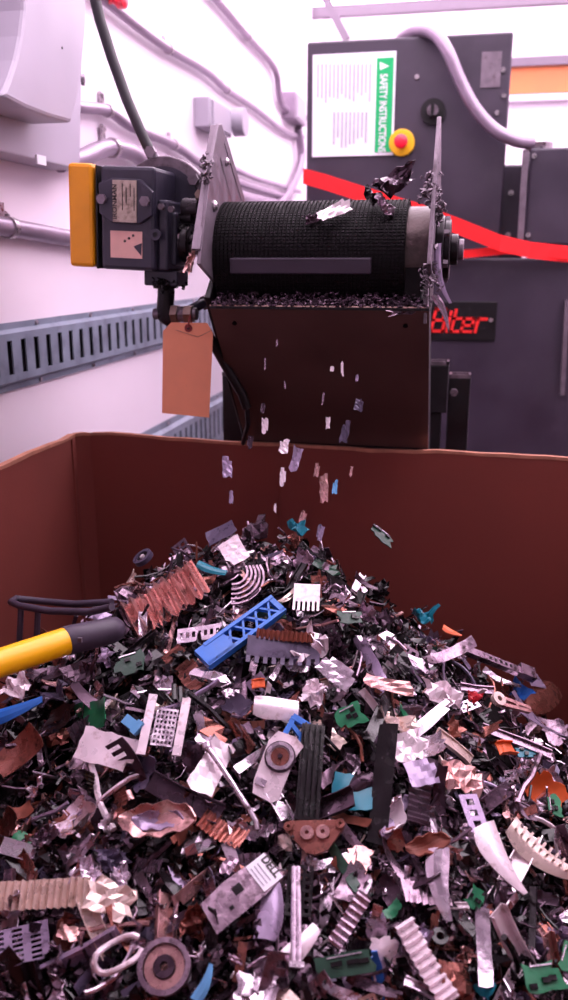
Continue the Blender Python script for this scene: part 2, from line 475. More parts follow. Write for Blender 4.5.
MB().ring(p, (1, 0.3, 0), 0.006, 0.010, 0.006, 14).build('latch_loop', 'bolt_steel', gp)
MB().box(at_x(41, 160, X0 + 0.002), (0.003, 0.035, 0.016)).build('paper_scrap', 'sign_white', gp)
tag(gp, 'grey curved metal electrical cover at the top left corner', 'cover')

# small red knob and black cable
p = at_x(122, -1, WX + 0.06)
tag(MB().tube([p + Vector((-0.055, 0, 0)), p + Vector((-0.02, 0, 0)), p + Vector((-0.01, 0, 0)), p + Vector((0.006, 0, 0)), p + Vector((0.01, 0, 0))],
    [0.009, 0.009, 0.02, 0.02, 0.014], 18).build('valve_wheel', 'button_red', smooth=True), 'round red knob on the wall at the very top', 'knob')
pts = [at_y(88, -30, 1.52), at_y(100, 20, 1.52), at_y(112, 58, 1.52), at_y(127, 100, 1.515), at_y(140, 130, 1.51), at_y(153, 158, 1.51), at_y(168, 195, 1.51)]
tag(MB().tube(pts, 0.0095, 12).build('hydraulic_hose', 'cable_black', smooth=True), 'thick dark hose hanging from above down behind the motor', 'hose')

# ------------------------------------------------------------------ black machine cabinets behind
CY = 2.6
def cabinet(name, x0, x1, y0, zb, depth, label, Y=CY):
    a, b = at_y(x0, y0, Y), at_y(x1, y0, Y)
    zt = a.z
    root = empty(name, ((a.x + b.x) / 2, Y, zb))
    MB().box(((a.x + b.x) / 2, Y + depth / 2, (zt + zb) / 2), (b.x - a.x, depth, zt - zb)).build('body', 'cabinet_black', root, bevel=0.006)
    tag(root, label, 'cabinet')
    return root, a, b
zlow = at_y(500, 258, 2.5).z
low, la, lb = cabinet('machine_cabinet', 306, 592, 258, 0.0, 0.8, 'low black machine cabinet with red lettering plate behind the conveyor', 2.5)
up, ua, ub = cabinet('control_cabinet', 307, 513, 42, zlow, 0.4, 'tall black control cabinet with a safety sign and yellow button')
sidebox, sa, sb = cabinet('motor_box', 531, 640, 148, at_y(560, 245, 2.52).z, 0.35, 'black square box at right edge with grey conduit on top', 2.52)
panel, pa, pb = cabinet('side_panel_box', 502, 529, 165, zlow, 0.2, 'narrow dark panel between control cabinet and right black box', 2.66)
for (x, y) in ((511, 193), (508, 235)):
    q = at_y(x, y, 2.66); MB().cyl(q, q + Vector((0, -0.008, 0)), 0.008, 10).build('screw', 'bolt_steel', panel)
q0, q1 = at_y(526, 150, 2.5), at_y(520, 243, 2.5)
MB().bar(q0, q1, 0.016, 0.016, (0, 1, 0)).build('edge_angle', 'plate_grey', sidebox)
for (x, y) in ((534, 156), (528, 235)):
    q = at_y(x, y, 2.52); MB().cyl(q, q + Vector((0, -0.006, 0)), 0.007, 10).build('screw', 'bolt_steel', sidebox)
# safety sign on the control cabinet
Ys = CY - 0.004
sg = empty('safety_sign', at_y(352, 155, Ys))
a, b = at_y(313, 55, Ys), at_y(393, 155, Ys)
MB().box(((a.x + b.x) / 2, Ys + 0.001, (a.z + b.z) / 2), (b.x - a.x, 0.004, a.z - b.z)).build('board', 'sign_white', sg)
a2, b2 = at_y(377, 58, Ys - 0.002), at_y(391, 152, Ys - 0.002)
band = MB().box(((a2.x + b2.x) / 2, Ys - 0.002, (a2.z + b2.z) / 2), (b2.x - a2.x, 0.002, a2.z - b2.z)).build('header_band', 'sign_green', sg)
tri = [at_y(379, 67, Ys - 0.0035), at_y(389, 63, Ys - 0.0035), at_y(389, 71, Ys - 0.0035)]
tri = [at_y(380, 70, Ys - 0.0035), at_y(380, 62, Ys - 0.0035), at_y(389, 66, Ys - 0.0035)]
MB().prism(tri, (0, 0.001, 0)).build('warning_triangle', 'sign_white', band)
text('SAFETY INSTRUCTIONS', 'lettering', at_y(380.5, 74, Ys - 0.0035), (0, 0, -1), (1, 0, 0), 0.029, 'sign_white', band, wscale=0.66, bold=0.0004)
for col, (xs, y0, y1) in enumerate([(range(318, 374, 4), 64, 104), (range(334, 368, 4), 112, 148)]):
    for i, x in enumerate(xs):
        ln = (y1 - y0) * (0.7 + 0.3 * rnd.random())
        p0, p1 = at_y(x, y0, Ys - 0.0015), at_y(x, y0 + ln, Ys - 0.0015)
        MB().box(((p0.x + p1.x) / 2, Ys - 0.0014, (p0.z + p1.z) / 2), (0.0055, 0.001, p0.z - p1.z)).build('print_line', 'print_grey', sg)
tag(sg, 'white safety instruction sign with green header band on the control cabinet', 'sign')
# emergency stop
es = empty('emergency_button', at_y(402, 156, CY))
p = at_y(402, 143, CY)
MB().cyl(p, p + Vector((0, -0.012, 0)), 0.036, 28).build('yellow_base', 'button_yellow', es, bevel=0.003)
MB().tube([p + Vector((0, -0.012, 0)), p + Vector((0, -0.03, 0))], 0.014, 20).build('stem', 'button_red', es)
MB().tube([p + Vector((0, -0.028, 0)), p + Vector((0, -0.032, 0)), p + Vector((0, -0.042, 0)), p + Vector((0, -0.046, 0))], [0.016, 0.019, 0.019, 0.013], 24).build('mushroom_head', 'button_red', es, smooth=True)
tag(es, 'red mushroom button on a yellow disc below the green sign band', 'button')
# key switch
ks = empty('key_switch', at_y(433, 120, CY))
p = at_y(433, 112, CY)
MB().ring(p + Vector((0, -0.006, 0)), (0, 1, 0), 0.016, 0.034, 0.012, 28).build('collar', 'black_paint', ks)
MB().cyl(p, p + Vector((0, -0.03, 0)), 0.016, 20).build('barrel', 'grime_steel', ks)
MB().box(p + Vector((0, -0.035, 0)), (0.008, 0.02, 0.03)).build('selector', 'black_paint', ks)
tag(ks, 'round black selector switch on the control cabinet', 'switch')
q0, q1 = at_y(482, 52, CY - 0.003), at_y(500, 87, CY - 0.003)
tag(MB().box(((q0.x + q1.x) / 2, CY - 0.002, (q0.z + q1.z) / 2), (q1.x - q0.x, 0.003, q0.z - q1.z)).build('blank_sticker', 'plate_grey'), 'blank pale sticker at top right of the control cabinet', 'sticker')
for (x, y, w) in ((503, 70, 'beside the blank sticker'), (504, 96, 'below the blank sticker'), (497, 113, 'in front of the curved grey conduit'), (417, 77, 'above the selector switch')):
    q = at_y(x, y, CY)
    o = MB().cyl(q, q + Vector((0, -0.006, 0)), 0.0065, 10).build('cabinet_screw', 'bolt_steel')
    tag(o, 'small round screw head on control cabinet ' + w, 'screw')
# big grey flexible conduit on the cabinet
pts = [(398, 44, 2.75), (404, 36, 2.7), (418, 30, 2.62), (435, 34, 2.56), (448, 52, 2.54), (460, 80, 2.54), (475, 108, 2.54), (495, 130, 2.54), (518, 141, 2.54), (540, 143, 2.56)]
P = [at_y(*p) for p in pts]
Q = []
for i in range(len(P) - 1):
    p0, p1, p2, p3 = P[max(i - 1, 0)], P[i], P[i + 1], P[min(i + 2, len(P) - 1)]
    for t in (0, .2, .4, .6, .8):
        Q.append(0.5 * ((2 * p1) + (-p0 + p2) * t + (2 * p0 - 5 * p1 + 4 * p2 - p3) * t * t + (-p0 + 3 * p1 - 3 * p2 + p3) * t ** 3))
fc = empty('flexible_conduit', P[-1])
MB().tube(Q, 0.017, 14).build('hose', 'conduit', fc, smooth=True)
q = at_y(534, 143, 2.56)
MB().cyl(q - Vector((0.02, 0, 0)), q + Vector((0.03, 0, 0)), 0.024, 8).build('fitting', 'bolt_steel', fc)
MB().cyl(q + Vector((0.03, 0, 0)), q + Vector((0.03, 0, -0.03)), 0.02, 12).build('fitting_neck', 'bolt_steel', fc)
tag(fc, 'thick grey conduit arching over the control cabinet to the right box', 'conduit')
# lettering plate
Yl = 2.5
a, b = at_y(418, 301, Yl), at_y(495, 341, Yl)
np_ = empty('name_plate', ((a.x + b.x) / 2, Yl, b.z))
MB().box(((a.x + b.x) / 2, Yl - 0.003, (a.z + b.z) / 2), (b.x - a.x, 0.006, a.z - b.z)).build('plate', 'black_paint', np_, bevel=0.002)
STROKES = {'B': [[(0, 0), (0, 1)], [(0, 1), (.5, 1)], [(.5, 1), (.5, .55)], [(0, .5), (.6, .5)], [(.6, .5), (.6, 0)], [(0, 0), (.6, 0)]],
           'i': [[(0, 0), (0, .58)], [(0, .76), (0, .86)]],
           't': [[(0, 0), (0, .95)], [(0, .58), (.34, .58)], [(0, 0), (.34, 0)]],
           'e': [[(0, 0), (0, .58)], [(0, .58), (.5, .58)], [(.5, .58), (.5, .28)], [(0, .28), (.5, .28)], [(0, 0), (.5, 0)]],
           'r': [[(0, 0), (0, .58)], [(0, .58), (.42, .58)]]}
cx_, hh_ = 0.0, at_y(432, 308, Yl - .007).z - at_y(432, 330, Yl - .007).z
o_ = at_y(431, 331, Yl - 0.0072)
for ch, adv in zip('Biter', (.84, .24, .52, .74, .5)):
    mb = MB()
    for (x0_, y0_), (x1_, y1_) in STROKES[ch]:
        f3 = lambda x, y: o_ + Vector(((cx_ + x + 0.22 * y) * hh_ * 0.86, 0, y * hh_))
        a_, b_ = f3(x0_, y0_), f3(x1_, y1_)
        e_ = (b_ - a_).normalized() * 0.065 * hh_
        mb.bar(a_ - e_, b_ + e_, 0.0012, 0.13 * hh_, Vector((0, 1, 0)).cross(b_ - a_))
    mb.build('letter', 'letter_red', np_)
    cx_ += adv
q = at_y(491, 320, Yl - 0.006); MB().cyl(q, q + Vector((0, -0.004, 0)), 0.006, 10).build('screw', 'bolt_steel', np_)
tag(np_, 'black name plate with red lettering on the low machine cabinet', 'sign')
# red straps
def strap(name, pts, w, label):
    P = [at_y(*p) for p in pts]
    m = MB()
    vs, fs = [], []
    for i, p in enumerate(P):
        for (dy, dz) in ((0.0, w / 2), (0.0, -w / 2), (0.004, -w / 2), (0.004, w / 2)):
            vs.append(p + Vector((0, dy, dz)))
    for i in range(len(P) - 1):
        fs += [(4 * i + j, 4 * i + (j + 1) % 4, 4 * i + 4 + (j + 1) % 4, 4 * i + 4 + j) for j in range(4)]
    fs += [(0, 1, 2, 3), tuple(4 * (len(P) - 1) + j for j in (3, 2, 1, 0))]
    return tag(m.add(vs, fs).build(name, 'red_strap'), label, 'strap')
strap('red_strap', [(303, 176, 2.55), (325, 182, 2.5), (365, 195, 2.46), (420, 212, 2.44), (455, 225, 2.44), (500, 243, 2.44), (530, 250, 2.46), (575, 255, 2.48)], 0.042,
      'long red strap slanting down behind the conveyor drum')
strap('red_strap', [(440, 256, 2.47), (475, 253, 2.465), (505, 250, 2.465), (530, 251, 2.467), (575, 256, 2.47)], 0.022,
      'short flat red strap lying on top of the low cabinet')
# grey latch strip along right edge of low cabinet
m = MB().bar(at_y(567, 300, 2.49), at_y(562, 395, 2.49), 0.012, 0.02, (0, 1, 0))
tag(m.build('edge_strip', 'plate_grey'), 'worn pale edge strip down the right side of the low cabinet', 'strip')

# ------------------------------------------------------------------ conveyor head
XL, XR = -0.400, -0.062
DC = Vector((0, 1.44, 1.354))
R = 0.0895
SL = math.radians(50)
bdir = Vector((0, math.cos(SL), -math.sin(SL)))
bn = Vector((0, math.sin(SL), math.cos(SL)))
conv = empty('conveyor', (-0.23, 1.6, 0.9))
BXL, BXR = XL - 0.001, XR - 0.036
# drum under the belt with worn end
MB().cyl((BXL, DC.y, DC.z), (XR + 0.004, DC.y, DC.z), R - 0.008, 48).build('drum', 'drum_worn', conv, smooth=True)
# belt
a0, a1 = 90 - math.degrees(SL), 270 - math.degrees(SL)
path = [DC + bn * R + bdir * 0.9]
for k in range(41):
    t = math.radians(a0 + (a1 - a0) * k / 40)
    path.append(DC + Vector((0, math.cos(t), math.sin(t))) * R)
path.append(DC - bn * R + bdir * 0.9)
vs, fs = [], []
for i, p in enumerate(path):
    rad = (p - DC)
    n = bn if i == 0 else (-bn if i == len(path) - 1 else rad.normalized())
    for (x, o) in ((BXL, 0), (BXR, 0), (BXR, -0.007), (BXL, -0.007)):
        vs.append((x, p.y + n.y * o, p.z + n.z * o))
for i in range(len(path) - 1):
    fs += [(4 * i + j, 4 * i + (j + 1) % 4, 4 * i + 4 + (j + 1) % 4, 4 * i + 4 + j) for j in range(4)]
fs += [(0, 1, 2, 3), tuple(4 * (len(path) - 1) + j for j in (3, 2, 1, 0))]
belt = MB().add(vs, fs).build('belt', 'belt_rubber', conv, smooth=True)
nb = MB()
ncol = 46
for r_ in range(52):
    t = math.radians(60 + r_ * 3.45)
    if t > math.radians(a1): break
    d = Vector((0, math.cos(t), math.sin(t)))
    tn = Vector((0, -math.sin(t), math.cos(t)))
    RR = Matrix((Vector((1, 0, 0)), tn, d)).transposed()
    for c_ in range(ncol):
        x = BXL + (BXR - BXL) * (c_ + 0.5 + (0.0 if r_ % 2 else 0.0)) / ncol
        nb.box(DC + Vector((x, 0, 0)) + d * (R + 0.0012), (0.0042, 0.0036, 0.003), RR)
tag(nb.build('belt_nubs', 'belt_rubber', belt), 'rows of small rubber nubs', kind='stuff')
# cleat across the belt
t = math.radians(186)
d = Vector((0, math.cos(t), math.sin(t))); tn = Vector((0, -math.sin(t), math.cos(t)))
RR = Matrix((Vector((1, 0, 0)), tn, d)).transposed()
xa, xb = at_y(229, 262, 1.34).x, at_y(371, 262, 1.34).x
MB().box(DC + Vector(((xa + xb) / 2, 0, 0)) + d * (R + 0.004), (xb - xa, 0.024, 0.008), RR).build('cleat', 'cleat_rubber', belt, bevel=0.002)
# side frames of the conveyor (dark channels running down)
for x, s_ in ((XL - 0.008, -1), (XR - 0.004, 1)):
    m = MB()
    m.bar(Vector((x, DC.y, DC.z)) - bn * 0.05 - bdir * 0.02, Vector((x, DC.y, DC.z)) - bn * 0.05 + bdir * 0.9, 0.13, 0.010, (1, 0, 0))
    m.v = [tuple(v) for v in m.v]
    m.build('side_channel', 'black_paint', conv, bevel=0.002)
# bottom pan with lip
LY, LZ = 1.325, 1.282
PB = Vector((0, 1.60, 0.955))
pan_poly = [(XL, LY, LZ), (XR + 0.006, LY, LZ), (XR + 0.006, PB.y, PB.z), (XL, PB.y, PB.z)]
pan = MB().prism(pan_poly, (0, 0.003, 0.003)).build('bottom_pan', 'pan_steel', conv)
lip = MB().prism([(XL, LY - 0.002, LZ - 0.003), (XR + 0.006, LY - 0.002, LZ - 0.003), (XR + 0.006, LY + 0.075, LZ - 0.003), (XL, LY + 0.075, LZ - 0.003)], (0, 0, 0.004)).build('lip', 'black_steel', pan)
sd = (PB - Vector((0, LY, LZ))); f_ = 0.80
sp = Vector((0, LY, LZ)) + sd * f_
nrm = Vector((0, sd.z, -sd.y)).normalized(); nrm = nrm if nrm.y < 0 else -nrm
MB().bar(Vector((XL + 0.012, sp.y, sp.z)) + nrm * 0.0008, Vector((XR - 0.01, sp.y, sp.z)) + nrm * 0.0008, 0.004, 0.002, nrm).build('pan_seam', 'black_paint', pan)
for x in (XL + 0.035, XR - 0.03):
    q = Vector((x, LY, LZ)) + sd * 0.08
    MB().cyl(q, q + nrm * 0.002, 0.004, 10).build('rivet', 'black_steel', pan)
# dark boxing behind lip, closing the underside
MB().box(((XL + XR) / 2, DC.y + 0.04, LZ + 0.0), (XR - XL - 0.012, 0.12, 0.03)).build('scraper_box', 'black_paint', conv)
MB().box(((BXR + XR) / 2, 1.372, (LZ + DC.z - 0.012) / 2), (XR - BXR - 0.003, 0.03, DC.z - 0.012 - LZ)).build('void_block', 'belt_rubber', conv)  # added dark block, stands in for the shaded void under the drum end
# end guard plates
def guard(x, th, label_m):
    pz = lambda px, py: at_x(px, py, XL - 0.006)
    pts = [pz(216, 124), pz(219, 124), pz(226, 148), pz(243, 205), pz(252, 240), pz(250, 268), pz(214, 284), pz(197, 264), pz(198, 255), pz(208, 165)]
    off = x - (XL - 0.006)
    poly = [Vector((p.x + off - th / 2, p.y, p.z)) for p in pts]
    return MB().prism(poly, (th, 0, 0)).build('guard_plate', label_m, conv, bevel=0.0012), pz, off
g1, pz, _ = guard(XL - 0.004, 0.006, 'plate_grey')
# raised edge bars and slot on left guard
off = Vector((0.004, 0, 0))
MB().bar(pz(222, 140) + off, pz(241, 203) + off, 0.016, 0.004, (1, 0, 0)).build('edge_bar', 'plate_grey', g1)
MB().bar(pz(217, 158) + off, pz(229, 202) + off, 0.006, 0.002, (1, 0, 0)).build('slot', 'black_paint', g1)
MB().bar(pz(218, 126) + Vector((-0.004, -0.004, 0)), pz(199, 250) + Vector((-0.004, -0.004, 0)), 0.005, 0.014, (1, 0, 0)).build('front_flange', 'plate_grey', g1, bevel=0.001)
for (px, py, r_) in ((223, 162, 0.007), (211, 206, 0.009)):
    q = pz(px, py) + Vector((0.004, 0, 0))
    MB().tube([q, q + Vector((0.003, 0, 0)), q + Vector((0.007, 0, 0))], [r_, r_, r_ * .5], 14).build('bolt', 'bolt_steel', g1, smooth=True)
MB().box(pz(219, 140) + Vector((0.0035, 0, 0)), (0.002, 0.006, 0.016)).build('slot', 'black_paint', g1)
MB().box(pz(214, 197) + Vector((0.0035, 0.0, 0)), (0.002, 0.012, 0.012)).build('slot', 'black_paint', g1)
GX = at_y(434, 200, 1.36).x
g2, _, goff = guard(GX, 0.006, 'grime_steel')
# lower extension of the right plate
MB().box((GX - 0.004, 1.375, 1.295), (0.005, 0.09, 0.07)).build('guard_extension', 'grime_steel', g2)
# grime clumps on plates
def clump(name, center, size, m, parent=None, n=14, seed=1):
    r2 = random.Random(seed)
    mb = MB()
    for i in range(n):
        c = Vector(center) + Vector([r2.gauss(0, 0.33) * s for s in size])
        dirv = Vector([r2.uniform(-1, 1) for _ in range(3)]).normalized()
        for _ in range(3):
            L = r2.uniform(0.002, 0.0055)
            dirv = Vector([r2.uniform(-1, 1) for _ in range(3)]).normalized()
            c2 = c + Vector([r2.gauss(0, 0.004) for _ in range(3)])
            mb.tube([c2 - dirv * L, c2 + Vector([r2.uniform(-.002, .002) for _ in range(3)]), c2 + dirv * L * r2.uniform(.4, 1.4)], [r2.uniform(0.0005, 0.002), r2.uniform(0.001, 0.003), r2.uniform(0.0004, 0.0016)], 4)
    return mb.build(name, m, parent)
# flange bearing, coupling etc. on right
bx = GX + 0.004
for (x0, x1, r_, nm) in ((bx, bx + 0.012, 0.052, 'bearing_flange'), (bx + 0.012, bx + 0.022, 0.046, 'bearing_housing'), (bx + 0.022, bx + 0.034, 0.024, 'bearing_cap'), (bx + 0.034, bx + 0.043, 0.0165, 'shaft_end')):
    MB().cyl((x0, DC.y, DC.z + 0.015), (x1, DC.y, DC.z + 0.015), r_, 32).build(nm, 'black_steel' if nm != 'shaft_end' else 'grime_steel', conv, smooth=True, bevel=0.0015)
for k in range(6):
    t = k * math.pi / 3 + 0.5
    hexbolt((bx + 0.012, DC.y + 0.045 * math.cos(t), DC.z + 0.015 + 0.045 * math.sin(t)), (1, 0, 0), 0.007, 0.008, 'bearing_bolt', 'grime_steel', conv)
clump('grime', (GX - 0.004, 1.345, 1.455), (0.014, 0.014, 0.03), 'grime_steel', conv, 26, 3)
clump('grime', (GX + 0.008, 1.36, 1.425), (0.008, 0.012, 0.03), 'grime_steel', conv, 22, 4)
clump('grime', (GX + 0.002, 1.33, 1.325), (0.018, 0.02, 0.05), 'grime_steel', conv, 30, 5)
clump('grime', pz(206, 172), (0.006, 0.008, 0.04), 'grime_steel', conv, 16, 6)
clump('grime', (XL - 0.03, 1.40, 1.40), (0.012, 0.015, 0.03), 'grime_steel', conv, 18, 7)
tag(conv, 'black belt conveyor head with studded belt, drum and pointed guard plates', 'conveyor')
# crumbs lying on the lip
cr = MB()
for i in range(1100):
    x = rnd.uniform(XL + 0.004, XR + 0.002); y = rnd.uniform(LY + 0.001, LY + 0.042)
    s_ = rnd.uniform(0.0012, 0.0042)
    Rr = Matrix.Rotation(rnd.uniform(0, 6.3), 3, Vector((rnd.random(), rnd.random(), rnd.random() + .01)).normalized())
    cr.box((x, y, LZ + 0.001 + rnd.uniform(0.3, 1.0) * (y - LY) * 0.5 + rnd.uniform(0, 0.003)), (s_ * 1.6, s_, s_ * 0.6), Rr)
tag(cr.build('shredded_crumbs', 'gunmetal'), 'dark shredded crumbs spread along the conveyor lip', 'crumbs', kind='stuff')

# posts and hose behind / under conveyor
def post(px0, px1, py0, Y, zb, label, m='black_paint', name='support_post', d=0.05, ztop_open=False):
    a, b = at_y(px0, py0, Y), at_y(px1, py0, Y)
    root = empty(name, ((a.x + b.x) / 2, Y, zb))
    MB().box(((a.x + b.x) / 2, Y + d / 2, (a.z + zb) / 2), (b.x - a.x, d, a.z - zb)).build('tube', m, root, bevel=0.002)
    t_ = 0.005
    mb = MB(); w = b.x - a.x
    for (cx, cy, sx, sy) in (((a.x + b.x) / 2, Y + t_ / 2, w, t_), ((a.x + b.x) / 2, Y + d - t_ / 2, w, t_), (a.x + t_ / 2, Y + d / 2, t_, d), (b.x - t_ / 2, Y + d / 2, t_, d)):
        mb.box((cx, cy, a.z + 0.004), (sx, sy, 0.008))
    mb.build('open_rim', 'grime_steel', root)
    return tag(root, label, 'post')
post(222, 243, 376, 1.70, 0.0, 'black support post left of the conveyor pan behind the box')
post(449, 471, 378, 1.95, 0.0, 'tall black square tube right of the conveyor pan')
pp = post(425, 449, 365, 1.90, at_y(440, 413, 1.90).z, 'short black square sleeve beside the conveyor pan', name='tube_sleeve')
q = at_y(454, 392, 1.94); hexbolt(q, (0, -1, 0), 0.009, 0.012, 'clamp_bolt', 'grime_steel', pp)
for (px, l_) in ((428, 0),):
    q0, q1 = at_y(430, 365, 1.9), at_y(430, 365, 1.9)
q = at_y(437, 365, 1.92)
MB().box((q.x, 1.925, q.z - 0.3), (0.03, 0.04, 0.55)).build('inner_tube', 'black_paint', pp)
hp = [at_y(213, 343, 1.40), at_y(220, 356, 1.41), at_y(232, 377, 1.42), at_y(242, 394, 1.43), at_y(247, 408, 1.435), at_y(248, 425, 1.45), at_y(244, 438, 1.50), at_y(242, 452, 1.56)]
hh = empty('drain_hose', hp[0])
MB().tube([at_y(206, 330, 1.395)] + hp[:5], 0.0082, 12).build('thick_hose', 'black_paint', hh, smooth=True)
MB().tube(hp[4:], 0.0042, 10).build('thin_hose', 'cable_black', hh, smooth=True)
tag(hh, 'black hose running down from tag to the box rim', 'hose')

# ------------------------------------------------------------------ gear motor
MY = 1.35
mo = empty('gear_motor', at_y(140, 268, MY))
def fbox(name, x0, x1, y0, y1, Y, d, m, parent, bevel=0.004):
    a, b = at_y(x0, y0, Y), at_y(x1, y1, Y)
    return MB().box(((a.x + b.x) / 2, Y + d / 2, (a.z + b.z) / 2), (b.x - a.x, d, a.z - b.z)).build(name, m, parent, bevel=bevel)
fbox('yellow_cap', 66, 97, 163, 267, MY, 0.16, 'yellow_paint', mo, 0.006)
fbox('gasket', 96, 100, 164, 268, MY + 0.003, 0.15, 'black_paint', mo, 0.001)
fbox('body', 99, 158, 164, 268, MY - 0.002, 0.17, 'motor_paint', mo, 0.006)
fbox('side_block', 158, 171, 196, 267, MY + 0.012, 0.13, 'motor_paint', mo, 0.004)
fbox('side_block', 168, 179, 208, 262, MY + 0.03, 0.10, 'motor_paint', mo, 0.004)
fbox('bottom_foot', 147, 181, 267, 283, MY + 0.03, 0.06, 'motor_paint', mo, 0.003)
# cover plate: octagon
oc = [(98, 182), (112, 176), (140, 176), (153, 188), (153, 212), (141, 221), (112, 221), (100, 212)]
cov = MB().prism([at_y(x, y, MY - 0.010) for x, y in oc], (0, 0.010, 0)).build('cover_plate', 'motor_paint', mo, bevel=0.002)
for (x, y) in ((103, 198), (146, 198)):
    q = at_y(x, y, MY - 0.010); hexbolt(q, (0, -1, 0), 0.0082, 0.007, 'bolt', 'plate_grey', mo)
# name plate with lettering
tp = fbox('name_plate', 112, 138, 178, 220, MY - 0.012, 0.002, 'plate_tin', mo, 0.0005)
text('IRONMAN', 'lettering', at_y(118.0, 217.5, MY - 0.0128), (0, 0, 1), (-1, 0, 0), 0.0105, 'print_dark', tp, depth=0.0003, bold=0.0002, wscale=1.08)
for i, x in enumerate((122, 126, 130, 134)):
    a, b = at_y(x, 181 + (i % 2) * 4, MY - 0.0125), at_y(x, 208 - (i % 3) * 7, MY - 0.0125)
    MB().box((a.x, MY - 0.0124, (a.z + b.z) / 2), (0.0012, 0.0006, a.z - b.z)).build('print_line', 'print_dark', tp)
fbox('sticker', 112, 145, 229, 256, MY - 0.0035, 0.0015, 'sticker_pink', mo, 0.0003)
q = [at_y(136, 244, MY - 0.004), at_y(144, 240, MY - 0.004), at_y(144, 253, MY - 0.004)]
MB().prism(q, (0, 0.0006, 0)).build('torn_patch', 'motor_paint', mo)
for (x, y) in ((127, 239), (131, 236), (135, 233)):
    q = at_y(x, y, MY - 0.004); MB().cyl(q, q + Vector((0, 0.0005, 0)), 0.0022, 8).build('print_dot', 'print_dark', mo)
q = at_y(158, 231, MY - 0.002)
MB().ring(q + Vector((0, -0.002, 0)), (0, 1, 0), 0.004, 0.009, 0.006, 16).build('plug', 'motor_paint', mo)
MB().cyl(q, q + Vector((0, -0.003, 0)), 0.004, 10).build('plug_hole', 'black_paint', mo)
# round flange behind
q = at_y(165, 205, MY + 0.10)
MB().cyl(q, q + Vector((0.0, 0.02, 0)), 0.083, 40).build('round_flange', 'grime_steel', mo, smooth=True, bevel=0.002)
MB().cyl(q - Vector((0, 0.004, 0)), q, 0.066, 40).build('flange_step', 'motor_paint', mo, smooth=True)
for (x, y) in ((194, 175), (150, 150)):
    p = at_y(x, y, MY + 0.10); hexbolt(p, (0, -1, 0), 0.0098, 0.010, 'flange_bolt', 'plate_grey', mo)
# output shaft + coupling towards the drum
sc_ = Vector((0, MY + 0.06, at_y(190, 240, MY + 0.06).z))
x0, x1, x2, x3 = at_y(172, 240, MY + .06).x, at_y(186, 240, MY + .06).x, at_y(194, 240, MY + .06).x, XL - 0.008
MB().cyl((x0, sc_.y, sc_.z), (x1, sc_.y, sc_.z), 0.024, 28).build('coupling', 'grime_steel', mo, smooth=True, bevel=0.002)
MB().cyl((x1, sc_.y, sc_.z), (x2, sc_.y, sc_.z), 0.030, 28).build('coupling', 'black_steel', mo, smooth=True, bevel=0.002)
MB().cyl((x2, sc_.y, sc_.z), (x3, sc_.y, sc_.z), 0.017, 20).build('shaft', 'grime_steel', mo, smooth=True)
q = at_y(181, 232, MY + 0.036); MB().cyl(q, q + Vector((0, 0.01, 0)), 0.004, 10).build('set_screw', 'bolt_steel', mo)
for (x, y, r_, h) in ((193, 203, 0.016, 0.028), (201, 199, 0.010, 0.02), (189, 212, 0.011, 0.02)):
    q = at_y(x, y, MY + 0.03)
    MB().tube([q + Vector((-h / 2, 0.006, 0)), q + Vector((h / 2, 0, 0))], r_, 12).build('fitting', 'black_steel', mo, smooth=True)
hexbolt(at_y(201, 193, MY + 0.03), (0.2, -1, 0.3), 0.008, 0.02, 'fitting_nut', 'brass', mo)
for (x, y) in ((173, 205), (163, 203)):
    hexbolt(at_y(x, y, MY + 0.012), (0, -1, 0), 0.0055, 0.008, 'bolt', 'grime_steel', mo)
clump('grime', at_y(184, 225, MY + 0.05), (0.018, 0.015, 0.035), 'black_steel', mo, 34, 8)
clump('grime', at_y(168, 281, MY + 0.03), (0.028, 0.012, 0.010), 'black_steel', mo, 26, 9)
mo.rotation_euler = (0, math.radians(2.6), 0)
mo.location += Vector((-0.006, 0, -0.004))
tag(mo, 'dark gear motor with bright yellow end cap beside the conveyor', 'motor')
# elbow fitting below the motor
el = empty('hydraulic_elbow', at_y(166, 324, MY + 0.04))
pts = [at_y(166, 281, MY + 0.05), at_y(166, 296, MY + 0.05), at_y(165, 308, MY + 0.05), at_y(167, 318, MY + 0.05), at_y(172, 322, MY + 0.052)]
MB().tube(pts, [0.0145, 0.0145, 0.0145, 0.0145, 0.011], 16).build('elbow', 'black_steel', el, smooth=True)
MB().cyl(at_y(154, 284, MY + .04), at_y(177, 284, MY + .04), 0.008, 6).build('collar', 'black_steel', el)
zc = 314
for (xa_, xb_, r_, m_) in ((154, 160, 0.0095, 'grime_steel'), (172, 179, 0.0165, 'brass'), (179, 185, 0.013, 'grime_steel'), (185, 193, 0.0155, 'brass'), (193, 197, 0.010, 'grime_steel')):
    MB().cyl(at_y(xa_, zc, MY + 0.05), at_y(xb_, zc, MY + 0.05), r_, 6 if m_ == 'brass' else 16).build('nut' if m_ == 'brass' else 'sleeve', m_, el, bevel=0.001)
MB().cyl(at_y(160, zc, MY + 0.05), at_y(172, zc, MY + 0.05), 0.0125, 16).build('sleeve', 'black_steel', el)
MB().tube([at_y(188, 311, MY + 0.06), at_y(198, 306, MY + 0.07), at_y(206, 302, MY + 0.085), at_y(212, 298, MY + 0.11)], 0.0085, 12).build('side_hose', 'motor_paint', el, smooth=True)
MB().cyl(at_y(204, 303, MY + 0.082), at_y(210, 300, MY + 0.10), 0.012, 12).build('sleeve', 'grime_steel', el, smooth=True)
tag(el, 'dark pipe elbow with brass nuts hanging under the gear motor', 'pipe fitting')
